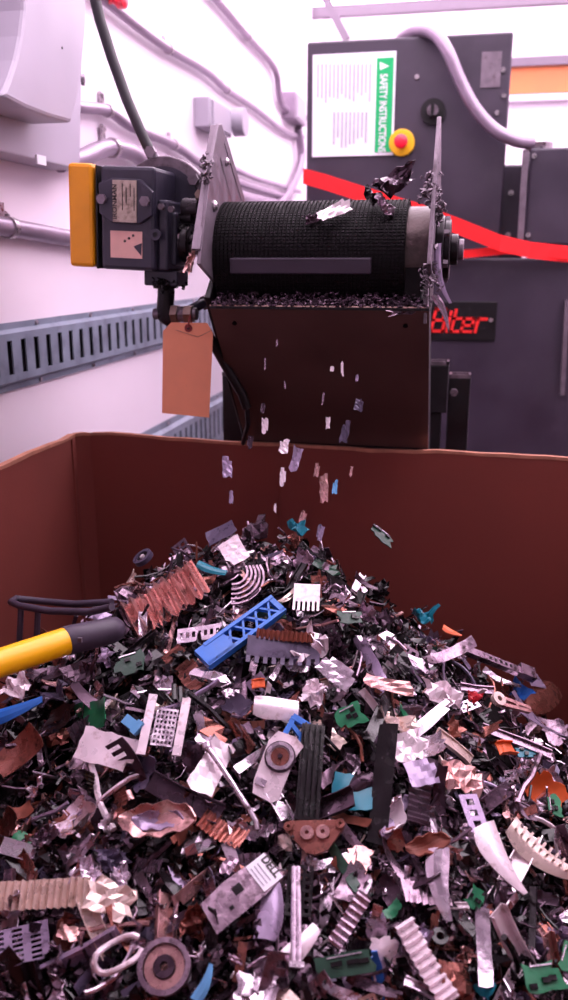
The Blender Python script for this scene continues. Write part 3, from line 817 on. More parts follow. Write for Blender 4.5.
# manila tag
TY = MY + 0.022
tg = empty('manila_tag', at_y(187, 418, TY))
hx, hy = 188.5, 328
pp_ = [at_y(x, y, TY) for x, y in ((163, 331), (171, 322.5), (207, 323), (213, 333), (209, 417.5), (162, 413))]
MB().prism(pp_, (0, 0.0008, 0)).build('card', 'manila', tg)
fl = MB()
q = at_y(hx, hy, TY)
MB().ring(q + Vector((0, -0.0006, 0)), (0, 1, 0), 0.0028, 0.0066, 0.0012, 20).build('hole_reinforcement', 'string_red', tg)
MB().cyl(q + Vector((0, -0.0014, 0)), q + Vector((0, -0.001, 0)), 0.0027, 12).build('hole', 'black_paint', tg)
MB().tube([q + Vector((0, -0.002, 0.0)), q + Vector((0.001, -0.001, 0.010)), q + Vector((0, 0.012, 0.020)), q + Vector((-0.001, 0.02, 0.008)), q + Vector((0, 0.003, 0.0))], 0.0013, 8).build('string', 'string_red', tg)
for (a_, b_) in (((176, 330), (198, 337)), ((198, 337), (212, 330))):
    MB().bar(at_y(*a_, TY - 0.0004), at_y(*b_, TY - 0.0004), 0.0006, 0.0009, (0, 1, 0)).build('fold_line', 'brass', tg)
tag(tg, 'blank orange manila tag hanging from the pipe fitting under the motor', 'tag')

# ------------------------------------------------------------------ cardboard box
BXW0, BXW1, BYF, BYB, ZR = -0.735, 0.47, 0.21, 1.52, 0
pr = at_y(80, 433, BYB)
BXW0, ZR = pr.x, pr.z
prr = at_y(568, 462, BYB - 0.02)
box = empty('cardboard_box', ((BXW0 + BXW1) / 2, (BYF + BYB) / 2, 0))
T = 0.014
def wavy_wall(name, p0, p1, z0, z1, nrm, n=26, seed=0):
    r2 = random.Random(seed)
    p0, p1, nrm = Vector(p0), Vector(p1), Vector(nrm)
    vs, fs = [], []
    h = 0
    for i in range(n + 1):
        t = i / n
        p = p0.lerp(p1, t)
        h = 0.7 * h + r2.gauss(0, 0.0013)
        zt = z0 + (z1 - z0) * t + (h if 0 < i < n else 0)
        for (o, z) in ((0, 0.0), (T, 0.0), (T, zt - 0.0015), (0, zt)):
            q = p + nrm * o
            vs.append((q.x, q.y, z))
    for i in range(n):
        fs += [(4 * i + j, 4 * i + (j + 1) % 4, 4 * i + 4 + (j + 1) % 4, 4 * i + 4 + j) for j in range(4)]
    fs += [(0, 1, 2, 3), (4 * n + 3, 4 * n + 2, 4 * n + 1, 4 * n)]
    w = MB().add(vs, fs).build(name, 'cardboard', box)
    # torn pale paper along the rim
    vs2, fs2 = [], []
    for i in range(n + 1):
        a, b = Vector(vs[4 * i + 3]), Vector(vs[4 * i + 2])
        for q, dz in ((a, 0.0016), (b, 0.0016), (b, -0.002), (a, -0.003 - 0.002 * r2.random())):
            e = (a - b).normalized() * (0.0008 if q is a else -0.0008)
            vs2.append((q.x + e.x, q.y + e.y, q.z + dz))
    for i in range(n):
        fs2 += [(4 * i + j, 4 * i + (j + 1) % 4, 4 * i + 4 + (j + 1) % 4, 4 * i + 4 + j) for j in range(4)]
    MB().add(vs2, fs2).build('rim_edge', 'cardboard_edge', w)
    return w
ZRR = prr.z
slope = (ZRR - ZR) / (prr.x - BXW0)
cx = 0.022
wavy_wall('back_wall', (BXW0 + cx, BYB, 0), (BXW1, BYB, 0), ZR, ZR + slope * (BXW1 - BXW0), (0, 1, 0), 30, 1)
wavy_wall('corner_wall', (BXW0, BYB - cx, 0), (BXW0 + cx, BYB, 0), ZR + 0.002, ZR, (-0.7, 0.7, 0), 2, 2)
zl0 = at_x(0, 461, BXW0).z
wavy_wall('left_wall', (BXW0, BYF, 0), (BXW0, BYB - cx, 0), zl0 - 0.004, ZR + 0.002, (-1, 0, 0), 30, 3)
wavy_wall('right_wall', (BXW1, BYF, 0), (BXW1, BYB, 0), ZR + slope * (BXW1 - BXW0), ZR + slope * (BXW1 - BXW0), (1, 0, 0), 20, 4)
wavy_wall('front_wall', (BXW0, BYF, 0), (BXW1, BYF, 0), ZR - 0.02, ZR - 0.03, (0, -1, 0), 20, 5)
MB().box(((BXW0 + BXW1) / 2, (BYF + BYB) / 2, 0.012), (BXW1 - BXW0, BYB - BYF, 0.02)).build('bottom', 'cardboard', box)
# faint vertical creases in the back and left wall
for px in (279,):
    q = at_y(px, 470, BYB)
    MB().box((q.x, BYB - 0.0005, (q.z + 0.02) / 2), (0.004, 0.0025, q.z - 0.02)).build('crease', 'cardboard', box)
for Y in (BYB - cx - 0.004,):
    MB().box((BXW0 + 0.001, Y - 0.012, ZR / 2), (0.004, 0.006, ZR - 0.01)).build('crease', 'cardboard', box)
tag(box, 'large open brown cardboard box filled with shredded scrap', 'box')

# ------------------------------------------------------------------ the heap
PK = at_y(268, 532, 1.17)
PK.z -= 0.012
SH, SR = at_y(140, 590, 1.20), at_y(345, 560, 1.2)
SE = at_y(485, 670, 1.22)      # shoulders of the heap
def heap_z(x, y):
    dx, dy = x - PK.x, y - PK.y
    d = math.hypot(dx, dy)
    if d < 1e-6: return PK.z
    c = -dy / d                                   # 1 towards the camera
    t = max(0.0, min(1.0, (c + 0.25) / 1.1))
    s_ = 0.95 + (0.52 - 0.95) * (t * t * (3 - 2 * t))
    a = 0.085
    z = PK.z - s_ * (math.sqrt(d * d + a * a) - a)
    z += 0.012 * math.sin(x * 17 + 1) * math.sin(y * 15 + 2) + 0.006 * math.sin(x * 41 + y * 33)
    z += 0.06 * math.exp(-((x - SH.x) ** 2 + (y - SH.y) ** 2) / 0.012) + 0.02 * math.exp(-((x - SR.x) ** 2 + (y - SR.y) ** 2) / 0.006)
    z += 0.032 * math.exp(-((x - SE.x) ** 2 + (y - SE.y) ** 2) / 0.010)
    return max(z, 0.2)
def heap_n(x, y, e=0.02):
    return Vector((-(heap_z(x + e, y) - heap_z(x - e, y)) / (2 * e), -(heap_z(x, y + e) - heap_z(x, y - e)) / (2 * e), 1)).normalized()
def heap_hit(px, py):
    d = ray(px, py)
    t = 0.3
    while t < 2.2:
        p = CAM + d * t
        if p.z < heap_z(p.x, p.y): break
        t += 0.01
    else:
        return None
    for _ in range(8):
        t2 = t - 0.005; p = CAM + d * t2
        if p.z < heap_z(p.x, p.y): t = t2
        else: break
    p = CAM + d * t
    if not (BXW0 < p.x < BXW1 and BYF < p.y < BYB): return None
    return p
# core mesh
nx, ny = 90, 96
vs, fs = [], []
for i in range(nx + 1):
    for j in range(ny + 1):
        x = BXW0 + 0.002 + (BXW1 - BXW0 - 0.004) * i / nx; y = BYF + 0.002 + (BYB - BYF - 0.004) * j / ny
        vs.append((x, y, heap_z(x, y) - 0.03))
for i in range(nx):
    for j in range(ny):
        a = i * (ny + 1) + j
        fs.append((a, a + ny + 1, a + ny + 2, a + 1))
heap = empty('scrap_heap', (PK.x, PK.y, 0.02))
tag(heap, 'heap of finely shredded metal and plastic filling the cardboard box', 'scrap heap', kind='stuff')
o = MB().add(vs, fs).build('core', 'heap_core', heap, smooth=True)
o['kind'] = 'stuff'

# ---- scrap shapes, real size, x = length, y = width, z = up.  each returns (verts, faces)
def g_sheet(L, W, r, curl=0.5, crumple=0.06, jag=0.18, nxx=7, nyy=4, th=0.0009, twist=0.3, holes=0.0, fold=0.0):
    u = np.linspace(-0.5, 0.5, nxx + 1); v = np.linspace(-0.5, 0.5, nyy + 1)
    P = np.zeros((nxx + 1, nyy + 1, 3))
    lo = 1 - jag * r.rand(nxx + 1); hi = 1 - jag * r.rand(nxx + 1)
    e0, e1 = 1 - jag * r.rand(nyy + 1), 1 - jag * r.rand(nyy + 1)
    tw = twist * r.uniform(-1, 1); ph = r.uniform(0, 6); cv = curl * r.uniform(-0.4, 0.4)
    f1, f2 = r.uniform(-1, 1) * fold, r.uniform(-0.2, 0.2)
    for i in range(nxx + 1):
        for j in range(nyy + 1):
            x = u[i] * (e0[j] if u[i] < 0 else e1[j]) * L
            y = v[j] * (lo[i] if v[j] < 0 else hi[i]) * W
            k = curl / L
            if abs(k) > 1e-3:
                X = math.sin(k * x) / k; Z = (1 - math.cos(k * x)) / k
            else: X, Z = x, 0
            a = tw * u[i] * 2
            Y2 = y * math.cos(a); Z += y * math.sin(a) + cv * y * y / W
            if fold and u[i] > f2: Z += f1 * (u[i] - f2) * L
            P[i, j] = (X, Y2, Z + crumple * W * math.sin(ph + 9 * u[i] + 7 * v[j]) + crumple * W * r.uniform(-.5, .5))
    mask = np.ones((nxx, nyy), bool)
    if holes:
        mask &= r.rand(nxx, nyy) > holes
    for (i, j) in ((0, 0), (0, nyy - 1), (nxx - 1, 0), (nxx - 1, nyy - 1)):
        if r.rand() < 0.25: mask[i, j] = False
    if not mask.any(): mask[:] = True
    return shell_np(P, mask, th)
def g_corr(L, W, r, n=8, amp=0.14, th=0.0009, curl=0.3):
    nxx = n * 3
    P = np.zeros((nxx + 1, 4, 3))
    for i in range(nxx + 1):
        x = (i / nxx - 0.5) * L
        k = curl / L
        for j in range(4):
            y = (j / 3 - 0.5) * W * (1 - 0.12 * r.rand())
            P[i, j] = (math.sin(k * x) / k, y, (1 - math.cos(k * x)) / k + amp * W * (1 if i % 3 == 1 else -0.5 if i % 3 == 2 else 0) * 0.5 + 0.02 * W * r.uniform(-1, 1))
    return shell_np(P, np.ones((nxx, 3), bool), th)
def g_comb(L, W, r, n=8, th=0.0012, curl=0.4, tooth=0.5):
    P = np.zeros((2 * n, 4, 3)); k = curl / L
    ys = [-0.5, 0.5 - tooth, 0.5 - tooth / 2, 0.5]
    for i in range(2 * n):
        x = (i / (2 * n - 1) - 0.5) * L
        for j in range(4):
            P[i, j] = (math.sin(k * x) / k, ys[j] * W, (1 - math.cos(k * x)) / k + 0.08 * W * (ys[j]) ** 2)
    mask = np.ones((2 * n - 1, 3), bool)
    for i in range(1, 2 * n - 1, 2): mask[i, 1:] = False
    return shell_np(P, mask, th)
def g_perf(L, W, r, n=7, m=4, th=0.0011, curl=0.2):
    a, b = 2 * n + 2, 2 * m + 2
    us = np.cumsum([0] + [1.0 if i % 2 == 0 else 1.3 for i in range(a - 1)]); us = us / us[-1] - .5
    vv = np.cumsum([0] + [1.0 if i % 2 == 0 else 1.3 for i in range(b - 1)]); vv = vv / vv[-1] - .5
    P = np.zeros((a, b, 3)); k = (curl + 1e-3) / L
    for i in range(a):
        for j in range(b):
            x = us[i] * L
            P[i, j] = (math.sin(k * x) / k, vv[j] * W, (1 - math.cos(k * x)) / k)
    mask = np.ones((a - 1, b - 1), bool)
    mask[1::2, 1::2] = False
    return shell_np(P, mask, th)
def g_channel(L, W, r, H=0.4, th=0.0012, bend=0.15):
    prof = [(-0.5, H), (-0.5, 0), (0.5, 0), (0.5, H * r.uniform(0.5, 1))]
    n = 5
    P = np.zeros((n + 1, 4, 3))
    for i in range(n + 1):
        x = (i / n - .5) * L
        for j, (y, z) in enumerate(prof):
            P[i, j] = (x, y * W + bend * W * math.sin(2.5 * i / n), z * W + 0.05 * W * r.uniform(-1, 1))
    return shell_np(P, np.ones((n, 3), bool), th)
def g_rod(L, W, r, bend=0.25, n=6):
    pts = []
    b1, b2 = r.uniform(-bend, bend), r.uniform(-bend, bend)
    for i in range(n + 1):
        t = i / n - .5
        pts.append((t * L, b1 * L * (t * t * 2) + 0.02 * L * r.uniform(-1, 1), b2 * L * t * t * 2))
    m = MB().tube(pts, W / 2, 6)
    return np.array(m.v), m.f
def g_lump(L, W, r):
    m = MB()
    rings, seg = 5, 7
    vs = []
    for i in range(rings + 1):
        a = math.pi * i / rings
        for k_ in range(seg):
            b = 2 * math.pi * k_ / seg
            q = 1 + r.uniform(-.4, .3)
            vs.append((math.cos(a) * L / 2 * q, math.sin(a) * math.cos(b) * W / 2 * q, math.sin(a) * math.sin(b) * W / 2.6 * q))
    fs = [(i * seg + k_, i * seg + (k_ + 1) % seg, (i + 1) * seg + (k_ + 1) % seg, (i + 1) * seg + k_) for i in range(rings) for k_ in range(seg)]
    return np.array(vs), fs
def g_ring(L, W, r):
    m = MB().ring((0, 0, 0), (0, 0, 1), L * r.uniform(0.22, 0.34), L / 2, 0.002, 18)
    return np.array(m.v), m.f
def g_crumple(L, W, r):
    return g_sheet(L, W, r, curl=r.uniform(0.5, 2.6), crumple=0.16, jag=0.4, nxx=8, nyy=5, twist=0.9, fold=0.6)
GEN = {
 'sheet': lambda L, W, r: g_sheet(L, W, r, curl=r.uniform(0.2, 1.8), crumple=0.03, jag=0.28, nxx=9, nyy=5, fold=0.8 if r.rand() < .5 else 0),
 'crumpled sheet': g_crumple,
 'strip': lambda L, W, r: g_sheet(L, W, r, curl=r.uniform(0.2, 1.6), crumple=0.05, jag=0.15, nxx=9, nyy=2, twist=0.8),
 'ribbed sheet': lambda L, W, r: g_corr(L, W, r, n=r.randint(5, 10), curl=r.uniform(0.1, 1.0)),
 'toothed strip': lambda L, W, r: g_comb(L, W, r, n=r.randint(5, 9), curl=r.uniform(0.1, 1.4), tooth=r.uniform(.3, .6)),
 'perforated plate': lambda L, W, r: g_perf(L, W, r, n=r.randint(4, 7), m=r.randint(2, 4), curl=r.uniform(0.1, 0.9)),
 'channel piece': lambda L, W, r: g_channel(L, W, r),
 'rod': lambda L, W, r: g_rod(L, W, r),
 'chunk': g_lump,
 'ring': g_ring,
 'flake': lambda L, W, r: g_sheet(L, W, r, curl=r.uniform(0.05, 0.9), crumple=0.06, jag=0.35, nxx=4, nyy=3, th=0.0012),
}

# ---- placing on the heap
def frame(px, py, ang=0.0, k=0.45, lift=0.012, tilt=(0, 0)):
    p = heap_hit(px, py)
    if p is None:
        for dy in range(2, 60, 2):
            p = heap_hit(px, py + dy)
            if p is not None:
                dd = (p - CAM).length
                p = CAM + ray(px, py) * dd
                break
    view = (CAM - p).normalized()
    k *= 0.5
    n = (heap_n(p.x, p.y) * (1 - k) + view * k).normalized()
    n = (n + RIGHT * tilt[0] + UP * tilt[1]).normalized()
    d = RIGHT * math.cos(math.radians(ang)) + UP * math.sin(math.radians(ang))
    u = (d - n * d.dot(n)).normalized()
    v = n.cross(u)
    depth = (p - CAM).dot(FWD)
    su = depth / F_PX / max(0.45, math.sqrt(max(0, 1 - u.dot(view) ** 2)))
    sv = depth / F_PX / max(0.45, math.sqrt(max(0, 1 - v.dot(view) ** 2)))
    M = Matrix((u, v, n)).transposed().to_4x4()
    M.translation = p + n * lift * 0.85
    return M, su, sv
HERO = []   # (px, py, phrase)
def put(name, px, py, ang, parts, label, cat, phrase=None, M=None, group=None):
    """parts: list of (part name, (verts, faces), material, smooth)"""
    if len(parts) == 1:
        nm, (v, f), m, sm = parts[0]
        o = MB().add(v, f).build(name, m, smooth=sm)
        o.matrix_basis = M
    else:
        o = empty(name, None, M)
        for nm, (v, f), m, sm in parts:
            MB().add(v, f).build(nm, m, o, smooth=sm, local=True)
    tag(o, label, cat, group)
    if phrase: HERO.append((px, py, phrase))
    return o
def S(seed): return np.random.RandomState(seed)
def mv(mb): return (np.array(mb.v), mb.f)
#--HEROES--
# 1 blue lattice bracket
M, su, sv = frame(242, 640, 51, 0.6, 0.022)
L, W = 92 * su, 21 * sv
m = MB()
m.box((0, -W * .42, 0), (L, W * .16, 0.012)); m.box((L * .05, W * .42, 0.002), (L * .9, W * .16, 0.01))
m2 = MB()
for i in range(5):
    x = (-0.38 + 0.17 * i) * L
    m2.bar((x, -W * .38, 0.002), (x + L * .13, W * .38, 0.002), 0.003, 0.006)
    m2.bar((x + L * .13, -W * .38, 0.002), (x, W * .38, 0.002), 0.003, 0.006)
m3 = MB().box((-L * .34, 0, 0.001), (L * .34, W * .95, 0.010))
m4 = MB().box((L * .47, 0, 0.001), (L * .06, W * .9, 0.010))
put('plastic_bracket', 242, 640, 51, [('rail', mv(m), 'blue', False), ('lattice', mv(m2), 'blue', False), ('end_block', mv(m3), 'blue', False), ('end_block', mv(m4), 'blue', False)],
    'bright blue plastic lattice bracket near the top of heap', 'bracket', 'the blue lattice bracket', M)
# 2 brown corrugated sheet
M, su, sv = frame(172, 607, 38, 0.5, 0.024)
put('corrugated_sheet', 172, 607, 38, [('s', g_corr(84 * su, 40 * sv, S(2), 9, 0.22, curl=0.25), 'pink', False)], 'pinkish brown ribbed metal sheet below the grey disc', 'metal sheet', 'the pinkish ribbed sheet', M)
# 3 ribbon of parallel bands
M, su, sv = frame(243, 597, 70, 0.7, 0.022)
parts = []
for i in range(5):
    pts = []
    for k_ in range(9):
        t = math.radians(200 + 130 * k_ / 8)
        rr = (26 - i * 3.4) * su
        pts.append((rr * math.cos(t) + 8 * su, rr * math.sin(t) + 10 * sv, 0.004 * i))
    mb = MB(); 
    for a_, b_ in zip(pts[:-1], pts[1:]): mb.bar(a_, b_, 1.9 * su, 0.004)
    parts.append(('band', mv(mb), 'grey', False))
put('band_bundle', 243, 597, 70, parts, 'bundle of curved grey metal bands beside the blue bracket', 'metal bands', 'the curved grey bands', M)
# 4 white comb
M, su, sv = frame(307, 606, 175, 0.65, 0.026)
put('plastic_comb', 307, 606, 175, [('s', g_comb(26 * su, 26 * sv, S(4), 6, 0.002, 0.2, 0.35), 'white', False)], 'white plastic comb with short teeth near heap top', 'comb', 'the white comb', M)
# 5 U bracket with mesh panel
M, su, sv = frame(166, 735, 84, 0.75, 0.026)
L, W = 58 * su, 42 * sv
put('mesh_bracket', 166, 735, 84, [
    ('mesh_panel', tuple(g_perf(L * .62, W * .5, S(5), 7, 5, 0.001, 0.05)), 'silver', False),
    ('side_strip', mv(MB().box((0, W * .40, 0.004), (L, W * .2, 0.003))), 'white', False),
    ('side_strip', mv(MB().box((L * .02, -W * .40, 0.004), (L * .95, W * .2, 0.003))), 'white', False)],
    'silver mesh panel between two pale side strips', 'bracket', 'the mesh panel bracket', M)
# 6 sky blue clip
M, su, sv = frame(142, 735, -40, 0.7, 0.04)
put('plastic_clip', 142, 735, -40, [('s', mv(MB().box((0, 0, 0), (18 * su, 10 * sv, 0.008)).box((7 * su, 0, 0.004), (6 * su, 14 * sv, 0.006))), 'sky', False)], 'small sky blue plastic clip beside the mesh panel', 'clip', 'the sky blue clip', M)
# 7 white sheet
M, su, sv = frame(116, 757, -22, 0.6, 0.026)
put('white_sheet', 116, 757, -22, [('s', g_sheet(60 * su, 34 * sv, S(17), 0.5, 0.02, 0.12, 9, 4, 0.0014, 0.2), 'white', True)], 'large curved off-white metal sheet left of the mesh panel', 'metal sheet', 'the large off-white sheet', M)
# 8 silver plate with ring
M, su, sv = frame(277, 772, 70, 0.8, 0.026)
L, W = 66 * su, 34 * sv
poly = [(-L * .5, -W * .3, 0), (-L * .42, -W * .45, 0), (L * .2, -W * .4, 0), (L * .42, -W * .5, 0), (L * .5, -W * .2, 0), (L * .48, W * .35, 0), (L * .3, W * .5, 0), (-L * .3, W * .42, 0), (-L * .48, W * .3, 0)]
put('drive_plate', 277, 772, 70, [
    ('plate', mv(MB().prism(poly, (0, 0, 0.004))), 'white', False),
    ('ring', mv(MB().ring((L * .14, 0, 0.006), (0, 0, 1), W * .30, W * .40, 0.006, 26)), 'silver', False),
    ('groove', mv(MB().ring((L * .14, 0, 0.0042), (0, 0, 1), W * .40, W * .45, 0.002, 26)), 'gunmetal', False),
    ('hub', mv(MB().ring((L * .14, 0, 0.005), (0, 0, 1), W * .07, W * .26, 0.003, 22)), 'brown', False),
    ('screw', mv(MB().cyl((L * .14, 0, 0.003), (L * .14, 0, 0.009), W * .07, 10)), 'gunmetal', False),
    ('tab', mv(MB().box((-L * .3, W * .2, 0.005), (L * .1, W * .3, 0.003))), 'silver', False)],
    'off-white drive plate with a silver ring and brown hub', 'drive part', 'the ringed drive plate', M)
# 9 black ribbed bar
M, su, sv = frame(307, 780, 82, 0.75, 0.028)
L, W = 90 * su, 23 * sv
mb = MB().box((0, 0, 0), (L, W, 0.010))
fins = MB()
for i in range(4): fins.box((0, (-.36 + .24 * i) * W, 0.008), (L * .98, W * .08, 0.007))
put('heat_sink', 307, 780, 82, [('body', mv(mb), 'black', False), ('fins', mv(fins), 'black', False), ('end_cap', mv(MB().box((-L * .5, 0, 0.002), (L * .03, W * 1.1, 0.018))), 'black', False)],
    'long black ribbed bar standing upright beside the ringed plate', 'heat sink', 'the long black ribbed bar', M)
# 10 blue clip
M, su, sv = frame(293, 738, 60, 0.75, 0.032)
a = 14 * su
mb = MB().bar((-a, -a * .5, 0), (a * .6, -a * .6, 0), .006, .006).bar((-a, a * .5, 0), (a * .6, a * .6, 0), .006, .006).bar((a * .6, -a * .7, 0), (a * .6, a * .7, 0), .007, .007).bar((-a * .3, -a * .5, 0), (a * .1, a * .5, 0), .005, .005)
put('plastic_clip', 293, 738, 60, [('s', mv(mb), 'blue', False)], 'bright blue forked plastic clip above the ringed plate', 'clip', 'the forked blue clip', M)
# 11 teal sheet
M, su, sv = frame(350, 800, -8, 0.6, 0.024)
put('teal_sheet', 350, 800, -8, [('s', g_sheet(42 * su, 36 * sv, S(11), 0.6, 0.02, 0.15, 7, 5, 0.0014, 0.3), 'teal', True)], 'teal plastic sheet right of the long black bar', 'plastic sheet', 'the teal sheet', M)
# 12 brown caliper
M, su, sv = frame(316, 845, 2, 0.7, 0.024)
L, W = 60 * su, 32 * sv
poly = [(-L * .5, W * .3, 0), (-L * .4, W * .5, 0), (L * .42, W * .45, 0), (L * .5, W * .25, 0), (L * .2, -W * .4, 0), (L * .0, -W * .5, 0), (-L * .15, -W * .45, 0)]
ps = [('plate', mv(MB().prism(poly, (0, 0, 0.006))), 'brown', False)]
for x in (-.12, .14): ps.append(('disc', mv(MB().ring((x * L, W * .1, 0.007), (0, 0, 1), W * .06, W * .2, 0.006, 18)), 'pink', False))
for x in (-.42, .43): ps.append(('boss', mv(MB().ring((x * L, W * .3, 0.006), (0, 0, 1), W * .05, W * .14, 0.008, 14)), 'brown', False))
put('hinge_plate', 316, 845, 2, ps, 'reddish brown hinge plate with two round discs', 'hinge plate', 'the reddish hinge plate', M)
# 13 white claw
def claw(L, W, r, bend=0.5, tip=0.15, n=10, th=0.003):
    P = np.zeros((n + 1, 4, 3))
    for i in range(n + 1):
        t = i / n
        w = W * (1 - (1 - tip) * t ** 1.3) * (0.75 + 0.25 * math.sin(min(1, t * 3) * 1.57))
        for j in range(4):
            y = (j / 3 - .5) * w
            P[i, j] = ((t - .5) * L, y + bend * W * (t - .5) ** 2 * 2, -0.9 * y * y / W + 0.1 * W * math.sin(3 * t))
    return shell_np(P, np.ones((n, 3), bool), th)
M, su, sv = frame(489, 868, -80, 0.75, 0.026)
put('tapering_piece', 489, 868, -80, [('s', claw(72 * su, 28 * sv, S(13)), 'white', True)], 'smooth white tapering blade in the lower right of heap', 'plastic piece', 'the white tapering blade', M)
# 14 cream ribbed rib
M, su, sv = frame(531, 862, -50, 0.75, 0.026)
L, W = 72 * su, 24 * sv
ribs = MB()
for i in range(9):
    ribs.box(((-.42 + .1 * i) * L, W * .32, 0.006), (L * .03, W * .3, 0.006))
put('ribbed_strip', 531, 862, -50, [('strip', claw(L, W, S(14), 0.7, 0.5), 'cream', True), ('ribs', mv(ribs), 'cream', False)], 'curved cream strip with a row of ribs at right edge', 'metal strip', 'the curved cream strip', M)
# 15 long silver rod
M, su, sv = frame(229, 795, -64, 0.75, 0.034)
put('metal_rod', 229, 795, -64, [('rod', mv(MB().tube([(-46 * su, 0, 0), (-40 * su, 1 * su, 0.002), (0, 0, 0.004), (40 * su, -1 * su, 0.002), (46 * su, -4 * su, 0)], 0.0033, 10)), 'silver', True),
   ('rod_end', mv(MB().cyl((-49 * su, 2 * su, 0), (-44 * su, 0, 0), 0.006, 10)), 'silver', True)], 'long bright silver rod leaning below the mesh panel', 'rod', 'the long silver rod', M)
# 16 brown dish
def dish(L, W, depth, th=0.0016, r=None):
    nu, nv = 12, 6
    P = np.zeros((nu + 1, nv + 1, 3))
    for i in range(nu + 1):
        u = i / nu * 2 - 1
        wv = math.sqrt(max(0.02, 1 - u * u * 0.97))
        for j in range(nv + 1):
            v = (j / nv * 2 - 1)
            P[i, j] = (u * L / 2, v * wv * W / 2 * (1 + (0.14 * math.sin(11 * u) if j in (0, nv) else 0)) + 0.12 * W * math.sin(2.2 * u), depth * (u * u + v * v * wv * wv) * 0.5 + 0.05 * W * math.sin(5 * u + 3 * v))
    return shell_np(P, np.ones((nu, nv), bool), th)
M, su, sv = frame(164, 825, -8, 0.6, 0.026)
put('shallow_dish', 164, 825, -8, [('shell', dish(74 * su, 32 * sv, 0.014), 'pink', True), ('liner', dish(50 * su, 19 * sv, 0.008), 'lilac', True)], 'shallow brown dish with a lilac centre below off-white sheet', 'dish', 'the brown and lilac dish', M)
# 17 accordion strip
M, su, sv = frame(46, 899, 2, 0.7, 0.03)
put('accordion_strip', 46, 899, 2, [('s', g_corr(100 * su, 28 * sv, S(23), 15, 0.28, curl=0.2), 'cream', False)], 'long cream accordion-ribbed strip at the lower left edge', 'metal strip', 'the long accordion strip', M)
# 18 plate with paper label
M, su, sv = frame(240, 902, 48, 0.75, 0.030)
L, W = 82 * su, 34 * sv
pl_ = put('labelled_plate', 240, 902, 48, [('plate', mv(MB().prism([(-L * .5, -W * .5, 0), (L * .2, -W * .5, 0), (L * .5, -W * .42, 0), (L * .5, W * .42, 0), (-L * .1, W * .5, 0), (-L * .46, W * .4, 0)], (0, 0, 0.003))), 'grey', False),
    ('paper_label', mv(MB().box((L * .34, 0, 0.0036), (L * .28, W * .86, 0.0012))), 'sign_white', False),
    ('hole', mv(MB().box((-L * .02, W * .1, 0.0032), (L * .12, W * .24, 0.0008))), 'black', False),
    ('hole', mv(MB().box((-L * .2, -W * .2, 0.0032), (L * .05, W * .1, 0.0008))), 'black', False)],
    'grey metal plate with a white printed label, lower centre of heap', 'metal plate', 'the labelled plate', M)
Mw = M
lab = [c for c in pl_.children if c.name.startswith('paper_label')][0]
to = text('DELL', 'lettering', Mw @ Vector((L * .40, W * .34, 0.0045)), Mw.to_3x3() @ Vector((0, -1, 0)), Mw.to_3x3() @ Vector((1, 0, 0)), 0.0115, 'print_dark', lab, depth=0.0003, bold=0.0003, wscale=0.9)
for i in range(3):
    MB().box((L * (.24 + .05 * i), 0, 0.0045), (0.0013, W * .6, 0.0004)).build('print_line', 'print_grey', lab, local=True)
# 19 green boards
def board(L, W, r, m='green'):
    base = g_sheet(L, W, r, 0.05, 0.0, 0.3, 5, 4, 0.0016, 0.05)
    ps = [('board', base, m, False)]
    for i in range(3):
        ps.append(('chip', mv(MB().box((r.uniform(-.3, .3) * L, r.uniform(-.28, .28) * W, 0.002), (L * .16, W * .16, 0.003))), 'black', False))
    ps.append(('solder_row', mv(MB().box((0, W * .36, 0.0015), (L * .5, W * .05, 0.0015))), 'silver', False))
    return ps
for (x, y, a, l, w, s, lbl, ph, mt) in (
    (351, 722, 30, 30, 24, 31, 'bright green circuit board shard right of the forked blue clip', 'the bright green shard', 'green'),
    (536, 984, 10, 44, 30, 32, 'large green circuit board in the bottom right corner', 'the corner circuit board', 'green'),
    (472, 902, 60, 22, 18, 33, 'small green board shard left of the white tapering blade', 'the small green shard', 'green'),
    (545, 815, 70, 24, 14, 34, 'green board sliver near right edge above the cream strip', 'the green sliver', 'green'),
    (133, 673, 25, 34, 22, 35, 'dark green circuit board below the pinkish ribbed sheet', 'the dark green board', 'darkgreen'),
    (272, 622, 20, 34, 20, 36, 'dark green board shard touching the blue lattice bracket', 'the green board by the bracket', 'darkgreen'),
    (343, 626, 15, 26, 14, 37, 'dark green board shard right of the white comb', 'the green board by the comb', 'darkgreen'),
    (345, 970, 12, 70, 24, 38, 'long dark green circuit board at the bottom centre', 'the long green board', 'darkgreen'),
    (371, 544, -18, 30, 12, 39, 'dark green flat shard tossed above the right of heap top', 'the tossed green shard', 'darkgreen'),
    (520, 762, 8, 22, 10, 40, 'teal green board sliver near the right edge of heap', 'the teal green sliver', 'teal'),
    (560, 965, 60, 30, 20, 41, 'green board fragment at the right edge near bottom', 'the edge green fragment', 'green')):
    M, su, sv = frame(x, y, a, 0.7, 0.026)
    put('circuit_board', x, y, a, board(l * su, w * sv, S(s), mt), lbl, 'circuit board', ph, M)
